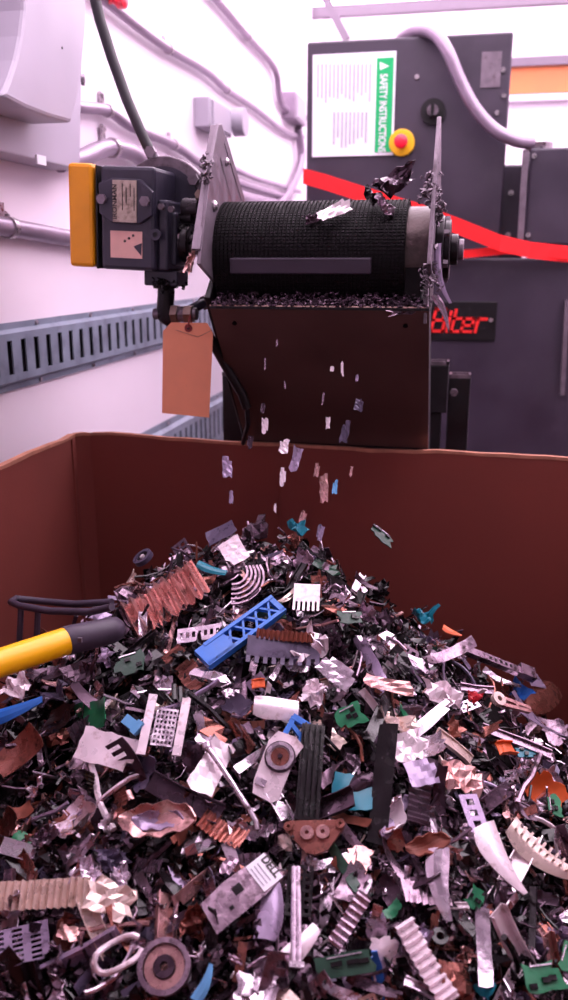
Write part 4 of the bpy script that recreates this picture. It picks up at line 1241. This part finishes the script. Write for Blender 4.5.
# 20+ plain single pieces
def one(name, kind, x, y, a, l, w, s, mt, lbl, cat, ph, k=0.7, lift=0.026, smooth=False, **kw):
    M, su, sv = frame(x, y, a, k, lift)
    r = S(s)
    if kind == 'sheet': g = g_sheet(l * su, w * sv, r, **kw)
    elif kind == 'corr': g = g_corr(l * su, w * sv, r, **kw)
    elif kind == 'comb': g = g_comb(l * su, w * sv, r, **kw)
    elif kind == 'perf': g = g_perf(l * su, w * sv, r, **kw)
    elif kind == 'claw': g = claw(l * su, w * sv, r, **kw)
    elif kind == 'dish': g = dish(l * su, w * sv, **kw)
    elif kind == 'crumple': g = g_crumple(l * su, w * sv, r)
    elif kind == 'channel': g = g_channel(l * su, w * sv, r, **kw)
    elif kind == 'rod': g = g_rod(l * su, w * sv, r, **kw)
    return put(name, x, y, a, [('s', g, mt, smooth)], lbl, cat, ph, M)
FLAT = dict(curl=0.15, crumple=0.01, jag=0.1, nxx=6, nyy=4, twist=0.1)
one('copper_plate', 'sheet', 455, 787, -14, 48, 32, 51, 'pink', 'crumpled copper-pink plate right of the lilac panel', 'metal plate', 'the copper-pink plate', curl=0.7, crumple=0.07, jag=0.35)
one('lilac_card', 'sheet', 418, 781, 18, 30, 26, 52, 'lilac', 'flat lilac panel right of the teal sheet', 'panel', 'the lilac panel', **FLAT)
one('curved_shell', 'claw', 537, 706, 45, 34, 28, 53, 'brown', 'curved brown shell at the right end of the heap crest', 'metal shell', 'the curved brown shell', bend=0.3, tip=0.8, smooth=True)
one('teal_film', 'crumple', 420, 624, -35, 26, 16, 54, 'teal', 'crumpled teal film on the right slope of heap top', 'film', 'the teal film', lift=0.018)
one('blue_scrap', 'claw', 22, 719, 18, 56, 16, 55, 'blue', 'blue plastic arm at left edge below the yellow handle', 'plastic arm', 'the blue arm', tip=0.35, bend=0.3)
one('brown_curl', 'sheet', 27, 762, 48, 60, 26, 56, 'brown', 'smooth brown curled sheet at the left edge', 'metal sheet', 'the brown curled sheet', curl=1.0, crumple=0.02, jag=0.1, smooth=True)
one('crumpled_paper', 'crumple', 313, 700, 70, 28, 26, 57, 'white', 'crumpled white foil above the long black bar', 'foil', 'the crumpled white foil', lift=0.03)
one('curved_tube', 'claw', 274, 715, -6, 44, 22, 58, 'white', 'pale half-tube piece left of the crumpled white foil', 'plastic piece', 'the pale half-tube', tip=0.8, bend=0.1, smooth=True)
one('white_bottle_piece', 'claw', 298, 953, 50, 42, 20, 60, 'white', 'white scoop-shaped piece at the bottom centre', 'plastic piece', 'the white scoop', tip=0.5, bend=0.2, smooth=True)
one('serrated_strip', 'corr', 418, 968, -72, 80, 22, 61, 'white', 'pale ribbed strip standing at the bottom right of centre', 'metal strip', 'the pale ribbed strip', n=10, amp=0.3, curl=0.5)
one('leaf_blade', 'claw', 438, 888, -84, 66, 26, 62, 'silver', 'shiny silver leaf-shaped blade left of the white tapering blade', 'metal piece', 'the silver leaf blade', tip=0.25, bend=0.4)
one('rust_shell', 'dish', 428, 850, 5, 44, 18, 63, 'rust', 'rust brown oval shell above the silver leaf blade', 'metal shell', 'the rust oval shell', depth=0.01)
one('black_sheet', 'sheet', 385, 790, 88, 116, 20, 64, 'black', 'tall glossy black panel right of the teal sheet', 'panel', 'the tall black panel', curl=0.1, crumple=0.01, jag=0.1, nxx=8, nyy=2, twist=0.1, lift=0.03)
one('crumpled_wing', 'crumple', 437, 700, 12, 50, 30, 65, 'white', 'crumpled white metal wing on the right shoulder of heap', 'metal sheet', 'the crumpled white wing')
one('pale_plate', 'perf', 465, 822, 86, 36, 18, 66, 'lilac', 'pale upright plate with square holes below copper-pink plate', 'metal plate', 'the pale upright plate', n=3, m=1, curl=0.05)
one('purple_sheet', 'comb', 283, 659, 176, 72, 26, 67, 'slate', 'purple-grey sheet with a toothed edge below the green board', 'metal sheet', 'the purple toothed sheet', n=9, tooth=0.25, curl=0.3)
one('rusty_coil', 'corr', 287, 645, -8, 56, 10, 68, 'rust', 'rusty orange ribbed strip along the purple toothed sheet', 'metal strip', 'the rusty ribbed strip', n=12, amp=0.5, lift=0.032)
one('white_card', 'sheet', 237, 557, -60, 26, 24, 69, 'white', 'white bent card near the very top of heap', 'card', 'the white bent card', lift=0.02, **FLAT)
one('slate_card', 'sheet', 226, 540, 25, 32, 14, 70, 'slate', 'flat slate card sticking up at the left of heap top', 'card', 'the slate card', lift=0.02, **FLAT)
one('steel_strip', 'perf', 205, 641, 3, 44, 14, 71, 'silver', 'silver perforated strip left of the blue lattice bracket', 'metal strip', 'the silver perforated strip', n=7, m=1, curl=0.1)
one('teal_film', 'crumple', 294, 538, 15, 22, 14, 73, 'teal', 'crumpled blue-teal film at the peak of heap', 'film', 'the peak film', lift=0.02)
one('teal_strip', 'claw', 212, 580, -28, 30, 8, 74, 'teal', 'slim teal plastic strip above the pinkish ribbed sheet', 'plastic strip', 'the slim teal strip', tip=0.6, bend=0.5, lift=0.03)
one('pink_sheet', 'sheet', 380, 693, -4, 52, 14, 75, 'pink', 'long pinkish strip above the bright green shard', 'metal strip', 'the long pinkish strip', curl=0.4, crumple=0.05)
one('lilac_plate', 'sheet', 337, 678, -42, 40, 22, 76, 'silver', 'silver bent plate right of the purple toothed sheet', 'metal plate', 'the silver bent plate', curl=0.3, crumple=0.02, jag=0.1)
one('black_bowl', 'dish', 362, 790, 4, 32, 18, 78, 'gunmetal', 'dark rounded bowl piece resting on the teal sheet', 'bowl piece', 'the dark bowl piece', depth=-0.016, lift=0.036, smooth=True)
one('white_plate', 'sheet', 404, 755, 20, 40, 36, 79, 'white', 'mottled white plate above the lilac panel', 'metal plate', 'the mottled white plate', curl=0.4, crumple=0.06, jag=0.35)
one('long_strip', 'channel', 510, 752, -30, 70, 8, 80, 'grey', 'long grey channel strip slanting on right of heap', 'metal strip', 'the slanting grey channel', H=0.4)
one('off_white_sheet', 'sheet', 208, 775, 62, 56, 30, 82, 'white', 'off-white panel standing right of the mesh panel', 'panel', 'the off-white panel', curl=0.3, crumple=0.02, jag=0.2)
one('dark_grille', 'perf', 20, 952, 20, 60, 34, 83, 'lilac', 'pale grille panel in the bottom left corner', 'grille', 'the corner grille', n=3, m=7, curl=0.2)
one('folded_bracket', 'sheet', 112, 905, -25, 58, 36, 84, 'cream', 'creased cream plate right of the long accordion strip', 'metal plate', 'the creased cream plate', curl=0.5, crumple=0.05, jag=0.3)
one('crumpled_foil', 'crumple', 25, 695, 20, 30, 26, 85, 'white', 'crumpled white foil below the yellow handle at left edge', 'foil', 'the left crumpled foil')
one('dark_shell', 'sheet', 90, 680, 30, 40, 26, 86, 'gunmetal', 'dark curled sheet below the black handle grip', 'metal sheet', 'the dark curled sheet', curl=1.4)
one('lilac_curve', 'claw', 268, 915, 80, 60, 26, 87, 'lilac', 'curved lilac panel right of the labelled plate', 'panel', 'the curved lilac panel', tip=0.6, bend=0.4, smooth=True)
one('black_board', 'perf', 300, 898, 88, 46, 26, 88, 'black', 'black perforated plate right of the curved lilac panel', 'metal plate', 'the black perforated plate', n=6, m=3)
one('spiral_bracket', 'corr', 350, 925, 62, 56, 16, 89, 'grey', 'grey ribbed strip slanting at the lower centre', 'metal strip', 'the slanting grey ribbed strip', n=8)
one('orange_clip', 'channel', 258, 694, 5, 13, 8, 90, 'orange', 'small orange plastic clip left of crumpled white foil', 'clip', 'the small orange clip', lift=0.035)
one('orange_strip', 'claw', 447, 640, -35, 20, 6, 91, 'orange', 'small orange curl beside the teal film', 'plastic strip', 'the orange curl', lift=0.02)
one('red_tatter', 'crumple', 462, 706, -30, 18, 12, 92, 'red', 'small red tatter beside the crumpled white wing', 'plastic scrap', 'the red tatter', lift=0.032)
one('orange_block', 'channel', 496, 760, 20, 16, 12, 93, 'orange', 'small orange-brown block on the right of heap', 'block', 'the orange block')
one('blue_scrap', 'crumple', 511, 694, 0, 20, 20, 94, 'blue', 'small blue cog scrap on the right end of crest', 'plastic scrap', 'the blue cog scrap', lift=0.022)
one('white_square', 'sheet', 527, 687, 20, 18, 18, 95, 'lilac', 'small pale square card beside the curved brown shell', 'card', 'the pale square card', lift=0.022, **FLAT)
one('blue_sliver', 'claw', 212, 988, 75, 34, 12, 96, 'sky', 'pale blue sliver at the bottom edge', 'plastic strip', 'the pale blue sliver', tip=0.3)
# long printer rail
M, su, sv = frame(486, 672, -3, 0.7, 0.03)
L, W = 74 * su, 12 * sv
ps = [('rail', mv(MB().box((0, 0, 0), (L, W * .55, 0.010)).box((L * .42, W * .1, 0.002), (L * .2, W * .9, 0.012))), 'grey', False)]
for i in range(5): ps.append(('slot', mv(MB().box(((-.1 + .07 * i) * L, 0, 0.0052), (L * .03, W * .22, 0.001))), 'black', False))
put('guide_rail', 486, 672, -3, ps, 'long grey guide rail lying along the right crest of heap', 'rail', 'the grey guide rail', M)
# tan arm with hole
M, su, sv = frame(500, 712, -4, 0.75, 0.03)
L, W = 36 * su, 15 * sv
mb = MB().bar((-L * .3, W * .2, 0), (L * .5, W * .1, 0), W * .2, 0.005).bar((-L * .3, -W * .25, 0), (L * .5, -W * .15, 0), W * .2, 0.005).bar((L * .1, W * .2, 0), (L * .2, -W * .2, 0), W * .12, 0.005).bar((L * .5, W * .15, 0), (L * .5, -W * .2, 0), W * .14, .005)
put('pivot_arm', 500, 712, -4, [('arm', mv(mb), 'pink', False), ('boss', mv(MB().ring((-L * .35, 0, 0.001), (0, 0, 1), W * .16, W * .42, 0.007, 18)), 'cream', False)], 'tan slotted pivot arm with round boss below the guide rail', 'pivot arm', 'the tan pivot arm', M)
# grey speaker disc
M, su, sv = frame(150, 566, 20, 0.6, 0.022)
d_ = 20 * su
put('speaker_disc', 150, 566, 20, [('rim', mv(MB().ring((0, 0, 0), (0, 0, 1), d_ * .32, d_ * .5, 0.008, 22)), 'slate', False), ('cone', mv(MB().ring((0, 0, -0.001), (0, 0, 1), d_ * .12, d_ * .34, 0.004, 22)), 'black', False), ('centre', mv(MB().cyl((0, 0, -.002), (0, 0, .004), d_ * .12, 14)), 'white', False)],
    'small grey disc with white centre at left of heap crest', 'disc', 'the grey disc', M)
# twin rods at bottom
M, su, sv = frame(291, 928, 84, 0.75, 0.042)
L = 86 * su
put('twin_rods', 291, 928, 84, [('rod', mv(MB().cyl((-L / 2, 2.6 * sv, 0), (L / 2, 2.6 * sv, 0), 0.0026, 8)), 'silver', True), ('rod', mv(MB().cyl((-L / 2, -2.6 * sv, 0), (L / 2, -1.6 * sv, 0), 0.0026, 8)), 'silver', True), ('foot', mv(MB().box((-L / 2, 0, 0), (0.005, 14 * sv, 0.006))), 'silver', False)],
    'pair of parallel silver rods standing at the bottom centre', 'rods', 'the twin silver rods', M)
# coil drum lower left
M, su, sv = frame(168, 975, 10, 0.8, 0.03)
d_ = 52 * su
put('coil_reel', 168, 975, 10, [('rim', mv(MB().ring((0, 0, 0), (0, 0, 1), d_ * .40, d_ * .5, 0.010, 26)), 'grey', False), ('winding', mv(MB().ring((0, 0, -.002), (0, 0, 1), d_ * .22, d_ * .38, 0.006, 26)), 'pink', False), ('core', mv(MB().ring((0, 0, 0), (0, 0, 1), d_ * .08, d_ * .2, 0.008, 20)), 'gunmetal', False)],
    'round grey coil reel near the bottom left', 'reel', 'the grey coil reel', M)
# white wire loop
M, su, sv = frame(122, 962, 35, 0.8, 0.032)
pts = [(24 * su * math.cos(t), 13 * sv * math.sin(t), 0.004 * math.sin(3 * t)) for t in np.linspace(0.3, 5.9, 16)]
put('wire_loop', 122, 962, 35, [('s', mv(MB().tube(pts, 0.003, 8)), 'white', True)], 'bent white wire loop left of the grey coil reel', 'wire', 'the white wire loop', M)

# ---- yellow handle and wire frame
h0, h1, h2 = heap_hit(118, 645), None, None
pe = at_y(118, 628, heap_hit(122, 650).y - 0.02)
d0 = (pe - CAM).dot(FWD)
pm = CAM + ray(66, 641) * ((d0 - 0.04) / ray(66, 641).dot(FWD))
ps_ = CAM + ray(-60, 683) * ((d0 - 0.14) / ray(-60, 683).dot(FWD))
hn = empty('tool_handle', pe)
ax = (pm - ps_).normalized()
MB().tube([ps_, pm], 0.0172, 24).build('yellow_shaft', 'tool_yellow', hn, smooth=True)
MB().tube([pm - ax * 0.001, pm + ax * 0.002, pe - ax * 0.01, pe, pe + ax * 0.006], [0.0176, 0.0184, 0.0170, 0.0150, 0.009], 24).build('black_grip', 'tool_black', hn, smooth=True)
MB().box(CAM + ray(80, 640) * ((d0 - 0.05) / ray(80, 640).dot(FWD)), (0.005, 0.003, 0.006)).build('wear_mark', 'plate_grey', hn)
tag(hn, 'yellow tool handle with black end resting on the heap at left', 'handle')
HERO.append((60, 655, 'the yellow handle'))
Yw = heap_hit(110, 625).y + 0.02
wf = empty('wire_hoop', at_y(60, 640, Yw))
pts = [at_y(112, 607, Yw - 0.05), at_y(90, 612, Yw - .03), at_y(50, 611, Yw - 0.01), at_y(20, 606, Yw - .0), at_y(11, 602, Yw + 0.02), at_y(16, 598.5, Yw + 0.05), at_y(40, 601, Yw + 0.06), at_y(75, 604, Yw + 0.05), at_y(112, 602, Yw + .03)]
MB().tube(pts, 0.0052, 10).build('hoop', 'tool_black', wf, smooth=True)
for (x0_, x1_, y_, dy) in ((21, 19, 608, 0), (38, 36, 611, 0)):
    MB().tube([at_y(x0_, y_, Yw), at_y(x1_, 650, Yw - 0.01)], 0.0045, 8).build('bar', 'tool_black', wf, smooth=True)
tag(wf, 'dark steel wire hoop with two bars behind the yellow handle', 'wire frame')
HERO.append((60, 606, 'the dark wire hoop'))

# ---- scraps caught on the conveyor
def free_piece(name, gen, p, ang, m, lbl, cat, up=0.6, roll=0.0):
    v, f = gen
    o = MB().add(v, f).build(name, m)
    view = (CAM - Vector(p)).normalized()
    n = (view * up + Vector((0, 0, 1)) * (1 - up) + RIGHT * roll).normalized()
    d = RIGHT * math.cos(math.radians(ang)) + UP * math.sin(math.radians(ang))
    u = (d - n * d.dot(n)).normalized(); v_ = n.cross(u)
    Mx = Matrix((u, v_, n)).transposed().to_4x4(); Mx.translation = Vector(p)
    o.matrix_basis = Mx
    return tag(o, lbl, cat)
q = 1.40 / F_PX
free_piece('metal_tube_scrap', g_sheet(38 * q, 14 * q, S(201), 0.3, 0.05, 0.25, 7, 4, 0.0012, 0.3), at_y(334, 211, 1.36), 28, 'white', 'torn white metal tab lying on the studded belt', 'metal scrap')
for (x, y, a, l, w, s, m, lb) in ((388, 186, 20, 46, 26, 211, 'gunmetal', 'crumpled dark sheet caught on the belt by right guard'), (372, 196, -50, 24, 16, 212, 'black', 'black scrap lump at left of the crumpled dark sheet'),
      (400, 182, 25, 30, 10, 213, 'silver', 'shiny crumpled strip above the crumpled dark sheet'), (385, 204, -20, 26, 14, 214, 'grey', 'grey scrap flake just under the crumpled dark sheet'), (312, 219, 20, 18, 10, 215, 'gunmetal', 'dark scrap flake left of the torn white tab')):
    free_piece('belt_scrap', g_crumple(l * q, w * q, S(s)), at_y(x, y, 1.385 if y < 200 else 1.365), a, m, lb, 'metal scrap', 0.6, 0.3)
free_piece('hanging_strip', claw(54 * q, 7 * q, S(221), 1.4, 0.3), at_y(439, 275, 1.33), -78, 'lilac', 'pale twisted strip hanging from the right guard plate', 'metal scrap', 0.9)
free_piece('hanging_strip', claw(36 * q, 7 * q, S(222), -0.8, 0.15), at_y(444, 312, 1.33), -68, 'grey', 'thin grey sliver dangling below the pale twisted strip', 'metal scrap', 0.9)
free_piece('lip_scrap', g_sheet(46 * q, 9 * q, S(223), 0.4, 0.1, 0.4, 7, 2, 0.001, 0.6), at_y(408, 311, 1.33), 8, 'grey', 'grey scrap strip lying at the right end of the lip', 'metal scrap', 0.5)
for (x, y, a, l, w, s, m, lb) in ((190, 262, 75, 30, 9, 224, 'pink', 'ragged pink scrap hanging between motor and guard plate'), (430, 178, 62, 34, 6, 225, 'gunmetal', 'dark thin strip leaning against the right guard plate')):
    free_piece('hanging_scrap', g_crumple(l * q, w * q, S(s)), at_y(x, y, 1.37), a, m, lb, 'metal scrap', 0.9)

# ---- pieces falling in the air
FALL = [(332, 369, 4, 6, 'white', 'tiny white chip falling highest, before the conveyor pan'), (342, 369, 3, 16, 'white', 'thin white sliver falling beside the tiny highest chip'),
 (323, 399, 2, 14, 'grey', 'hair-thin grey sliver falling at mid height of pan'), (359, 405, 10, 14, 'slate', 'slate grey chip falling at the right before the pan'),
 (328, 423, 5, 14, 'white', 'white chip falling just above the box rim at centre'), (265, 426, 8, 18, 'white', 'pale chip falling above the rim, left of centre'),
 (345, 432, 10, 26, 'slate', 'large slate shard falling across the rim at right'), (284, 446, 11, 18, 'white', 'brightest white chip falling just below the box rim'),
 (227, 467, 12, 26, 'lilac', 'lilac shard falling farthest left before the back wall'), (283, 476, 7, 24, 'white', 'long white shard falling under the brightest chip'),
 (296, 459, 12, 30, 'lilac', 'lilac shard falling right of the brightest white chip'), (317, 470, 6, 16, 'pink', 'small pink chip falling between two larger shards'),
 (324, 489, 10, 34, 'pink', 'long pink shard falling low at centre'), (335, 487, 6, 17, 'sky', 'pale blue chip falling beside the long pink shard'),
 (351, 472, 3, 14, 'pink', 'slender pink sliver falling farthest right'), (231, 497, 5, 16, 'lilac', 'small lilac chip falling below the farthest left shard'),
 (275, 508, 3, 12, 'white', 'slender white sliver falling just over the heap'), (303, 518, 8, 20, 'pink', 'pink shard falling lowest over the heap peak'),
 (320, 533, 8, 20, 'lilac', 'lilac shard about to land right of heap peak'), (265, 364, 2, 14, 'grey', 'thin grey sliver falling at upper left before the pan'),
 (277, 343, 2, 9, 'grey', 'tiny grey sliver falling nearest to the lip'), (263, 408, 5, 12, 'gunmetal', 'dark chip falling above the pale left chip'),
 (250, 442, 6, 16, 'gunmetal', 'dark shard falling over the rim at left'), (285, 385, 2, 9, 'grey', 'short grey sliver falling at centre left before the pan'),
 (357, 378, 3, 8, 'lilac', 'tiny lilac chip falling above the slate chip')]
for i, (x, y, w, h, m, lb) in enumerate(FALL):
    Y = 1.24 + 0.05 * math.sin(i * 2.3)
    qq = Y / F_PX
    free_piece('falling_shard', g_sheet(h * qq, w * qq, S(300 + i), 0.3, 0.04, 0.3, 5, 3, 0.0016, 0.4), at_y(x, y, Y), 84 + 8 * math.sin(i * 1.7), m, lb, 'falling scrap', 0.85, 0.3 * math.sin(i))

# ---- individual scrap pieces over the heap
COLW = {'silver': 'shiny silver', 'grey': 'dull grey', 'gunmetal': 'dark grey', 'black': 'black', 'slate': 'slate purple', 'lilac': 'pale lilac', 'white': 'off-white', 'brown': 'brown',
        'pink': 'pinkish brown', 'rust': 'rusty', 'cream': 'cream', 'blue': 'blue', 'green': 'green', 'darkgreen': 'dark green', 'teal': 'teal', 'orange': 'orange', 'red': 'red', 'sky': 'pale blue'}
PAL = ['silver'] * 24 + ['grey'] * 20 + ['gunmetal'] * 20 + ['black'] * 20 + ['slate'] * 5 + ['lilac'] * 5 + ['white'] * 6 + ['brown'] * 9 + ['pink'] * 6 + ['rust'] * 2 + ['cream'] * 3 + ['darkgreen'] * 1 + ['green'] * 1 + ['teal'] * 1 + ['orange'] * 1 + ['blue'] * 1
KINDS = ['sheet'] * 8 + ['crumpled sheet'] * 8 + ['strip'] * 9 + ['ribbed sheet'] * 2 + ['toothed strip'] * 1 + ['channel piece'] * 5 + ['rod'] * 5 + ['flake'] * 1 + ['chunk'] * 1 + ['ring'] * 1
used = set()
def rel_label(px, py, base):
    near = sorted(HERO, key=lambda h: (h[0] - px) ** 2 + (h[1] - py) ** 2)
    for (hx, hy, ph) in near[:7]:
        dx, dy = px - hx, py - hy
        a = math.degrees(math.atan2(-dy, dx)) % 360
        dirs = ['right of', 'up and right of', 'above', 'up and left of', 'left of', 'down and left of', 'below', 'down and right of']
        l = '%s %s %s' % (base, dirs[int(((a + 22.5) % 360) // 45)], ph)
        if l not in used and 4 <= len(l.split()) <= 16:
            used.add(l)
            return l
    return None
N_IND = 250
cells = []
gx, gy = 17, 29
step_x, step_y = 568 / gx, (1000 - 525) / gy
for iy in range(gy):
    for ix in range(gx):
        cells.append(((ix + 0.5 + rnd.uniform(-.45, .45)) * step_x, 525 + (iy + 0.5 + rnd.uniform(-.45, .45)) * step_y))
rnd.shuffle(cells)
placed = 0
for (px, py) in cells:
    if placed >= N_IND: break
    if heap_hit(px, py) is None: continue
    dmin = min(math.hypot(h[0] - px, h[1] - py) for h in HERO)
    if dmin < 21: continue
    kind = rnd.choice(KINDS); m = rnd.choice(PAL)
    if m in ('silver', 'white') and kind in ('toothed strip', 'perforated plate', 'ribbed sheet'): m = 'grey'
    if m in ('green', 'darkgreen', 'teal', 'blue', 'orange'): kind = rnd.choice(['sheet', 'flake', 'strip'])
    l_px = rnd.uniform(22, 50); ratio = {'strip': .2, 'rod': .08, 'toothed strip': .35, 'channel piece': .25, 'ribbed sheet': .5, 'ring': 1}.get(kind, rnd.uniform(.45, .8))
    if kind in ('strip', 'rod', 'channel piece', 'toothed strip'): l_px *= 1.55
    if kind == 'ring': l_px = rnd.uniform(12, 20)
    if kind == 'flake': l_px = rnd.uniform(14, 24)
    if py < 650: l_px = min(l_px, 30)
    word = {'sheet': 'bent sheet'}.get(kind, kind)
    stuffw = '' if kind != 'sheet' else ''
    lb = rel_label(px, py, COLW[m] + ' ' + word)
    if lb is None: continue
    M, su, sv = frame(px, py, rnd.uniform(0, 360), rnd.uniform(0.2, 0.8), rnd.uniform(0.006, 0.02), (rnd.uniform(-.9, .9), rnd.uniform(-.7, .7)))
    v, f = GEN[kind](l_px * su, l_px * ratio * min(su, sv), S(1000 + placed))
    nm = {'sheet': 'bent_sheet', 'crumpled sheet': 'crumpled_sheet', 'strip': 'metal_strip', 'ribbed sheet': 'ribbed_sheet', 'toothed strip': 'toothed_strip', 'perforated plate': 'perforated_plate',
          'channel piece': 'channel_piece', 'rod': 'bent_rod', 'chunk': 'scrap_chunk', 'ring': 'scrap_ring', 'flake': 'scrap_flake'}[kind]
    o = MB().add(v, f).build(nm, m, smooth=kind in ('sheet', 'strip', 'rod'))
    o.matrix_basis = M
    tag(o, lb, 'scrap', 'larger scrap pieces on the heap')
    placed += 1

# ---- the fine rest of the heap: real pieces, joined
protos = []
pk = ['sheet'] * 4 + ['crumpled sheet'] * 4 + ['strip'] * 8 + ['toothed strip'] + ['channel piece'] * 3 + ['rod'] * 6 + ['flake'] * 3 + ['perforated plate'] + ['chunk'] * 2
for i, kd in enumerate(pk):
    r = S(5000 + i)
    ratio = {'strip': .16, 'rod': .06, 'toothed strip': .3, 'channel piece': .22}.get(kd, 0.6)
    if kd in ('sheet',): g = g_sheet(1, .6, r, r.uniform(.1, 1.2), 0.05, .3, 4, 3, 0.03, .4, fold=.5)
    elif kd == 'crumpled sheet': g = g_sheet(1, .65, r, r.uniform(.5, 2.2), 0.16, .4, 5, 4, 0.03, .9, fold=.6)
    elif kd == 'strip': g = g_sheet(1, r.uniform(.1, .24), r, r.uniform(.1, 1.8), 0.05, .2, 6, 1, 0.025, .9)
    elif kd == 'perforated plate': g = g_perf(1, .5, r, 4, 2, 0.03)
    elif kd == 'toothed strip': g = g_comb(1, .3, r, 5, 0.03)
    elif kd == 'channel piece': g = g_channel(1, .22, r, th=0.03)
    elif kd == 'flake': g = g_sheet(1, .7, r, r.uniform(.05, .9), 0.06, .4, 3, 2, 0.04, .4)
    elif kd == 'rod': g = g_rod(1, .05, r, 0.35, 5)
    else: g = g_lump(1, .7, r)
    protos.append(g)
pal2 = ['silver'] * 16 + ['grey'] * 18 + ['gunmetal'] * 30 + ['black'] * 52 + ['slate'] * 5 + ['lilac'] * 3 + ['white'] * 3 + ['brown'] * 8 + ['pink'] * 4 + ['rust'] * 1 + ['cream'] * 1 + ['darkgreen']
mlist = sorted(SCRAP)
VV, FF, MI = [], [], []
base = 0
count = 0
tries = 0
while count < 9500 and tries < 60000:
    tries += 1
    px, py = rnd.uniform(-25, 593), rnd.uniform(515, 1035)
    fill = count > 6000         # then fill what the camera sees less of, near the front and sides of the box
    p = None if fill else heap_hit(px, py)
    if p is None and not fill: continue
    if fill or tries % 5 == 0:
        x_, y_ = rnd.uniform(BXW0 + .02, min(BXW1, .45) - .02), rnd.uniform(BYF + 0.02, BYB - .02)
        p = Vector((x_, y_, heap_z(x_, y_)))
    if fill:
        qx, qy = to_px(p) if (p - CAM).dot(FWD) > 0.05 else (0, 2000)
        if -10 < qx < 578 and qy < 1010: continue
    n = heap_n(p.x, p.y)
    n = (n + Vector((rnd.gauss(0, .55), rnd.gauss(0, .55), rnd.gauss(0, .35)))).normalized()
    d = Vector((rnd.gauss(0, 1), rnd.gauss(0, 1), rnd.gauss(0, 1)))
    u = (d - n * d.dot(n)).normalized(); w = n.cross(u)
    depth = max(0.6, (p - CAM).dot(FWD))
    i = rnd.randrange(len(protos))
    v, f = protos[i]
    size = rnd.choice((11, 15, 19, 24, 30, 38)) * (1.5 if pk[i] in ('strip', 'rod') else 1.0) * 1.05 / F_PX * (0.55 + 0.45 * depth)
    A = np.array([list(u), list(w), list(n)]) * size
    off = p + n * rnd.uniform(-0.028, 0.006)
    vv = v @ A + np.array(off)
    if vv[:, 0].min() < BXW0 + 0.001 or vv[:, 1].max() > BYB - 0.001: continue
    VV.append(vv)
    FF += [tuple(k_ + base for k_ in q_) for q_ in f]
    MI += [mlist.index(rnd.choice(pal2))] * len(f)
    base += len(v)
    count += 1
me = bpy.data.meshes.new('fine_scrap')
me.from_pydata(np.vstack(VV).tolist(), [], FF)
for m in mlist: me.materials.append(SCRAP[m])
me.polygons.foreach_set('material_index', MI)
me.update()
o = bpy.data.objects.new('fine_scrap', me)
C.objects.link(o)
o.parent = heap
o.matrix_parent_inverse = base_matrix(heap).inverted()
o['kind'] = 'stuff'
print('individuals', placed, 'fine', count, 'faces', len(FF), 'heroes', len(HERO))

# groups of alike things
for o in C.objects:
    if o.parent: continue
    st = o.name.split('.')[0]
    g = {'falling_shard': 'shards falling from the conveyor', 'wall_conduit': 'conduits along the left wall', 'circuit_board': 'circuit board shards on the heap', 'belt_scrap': 'scraps caught on the conveyor belt',
         'cabinet_screw': 'screws on the control cabinet', 'wall_screw': 'screws in the left wall', 'cargo_rail': 'cargo rails on the left wall', 'red_strap': 'red straps'}.get(st)
    if g: o['group'] = g
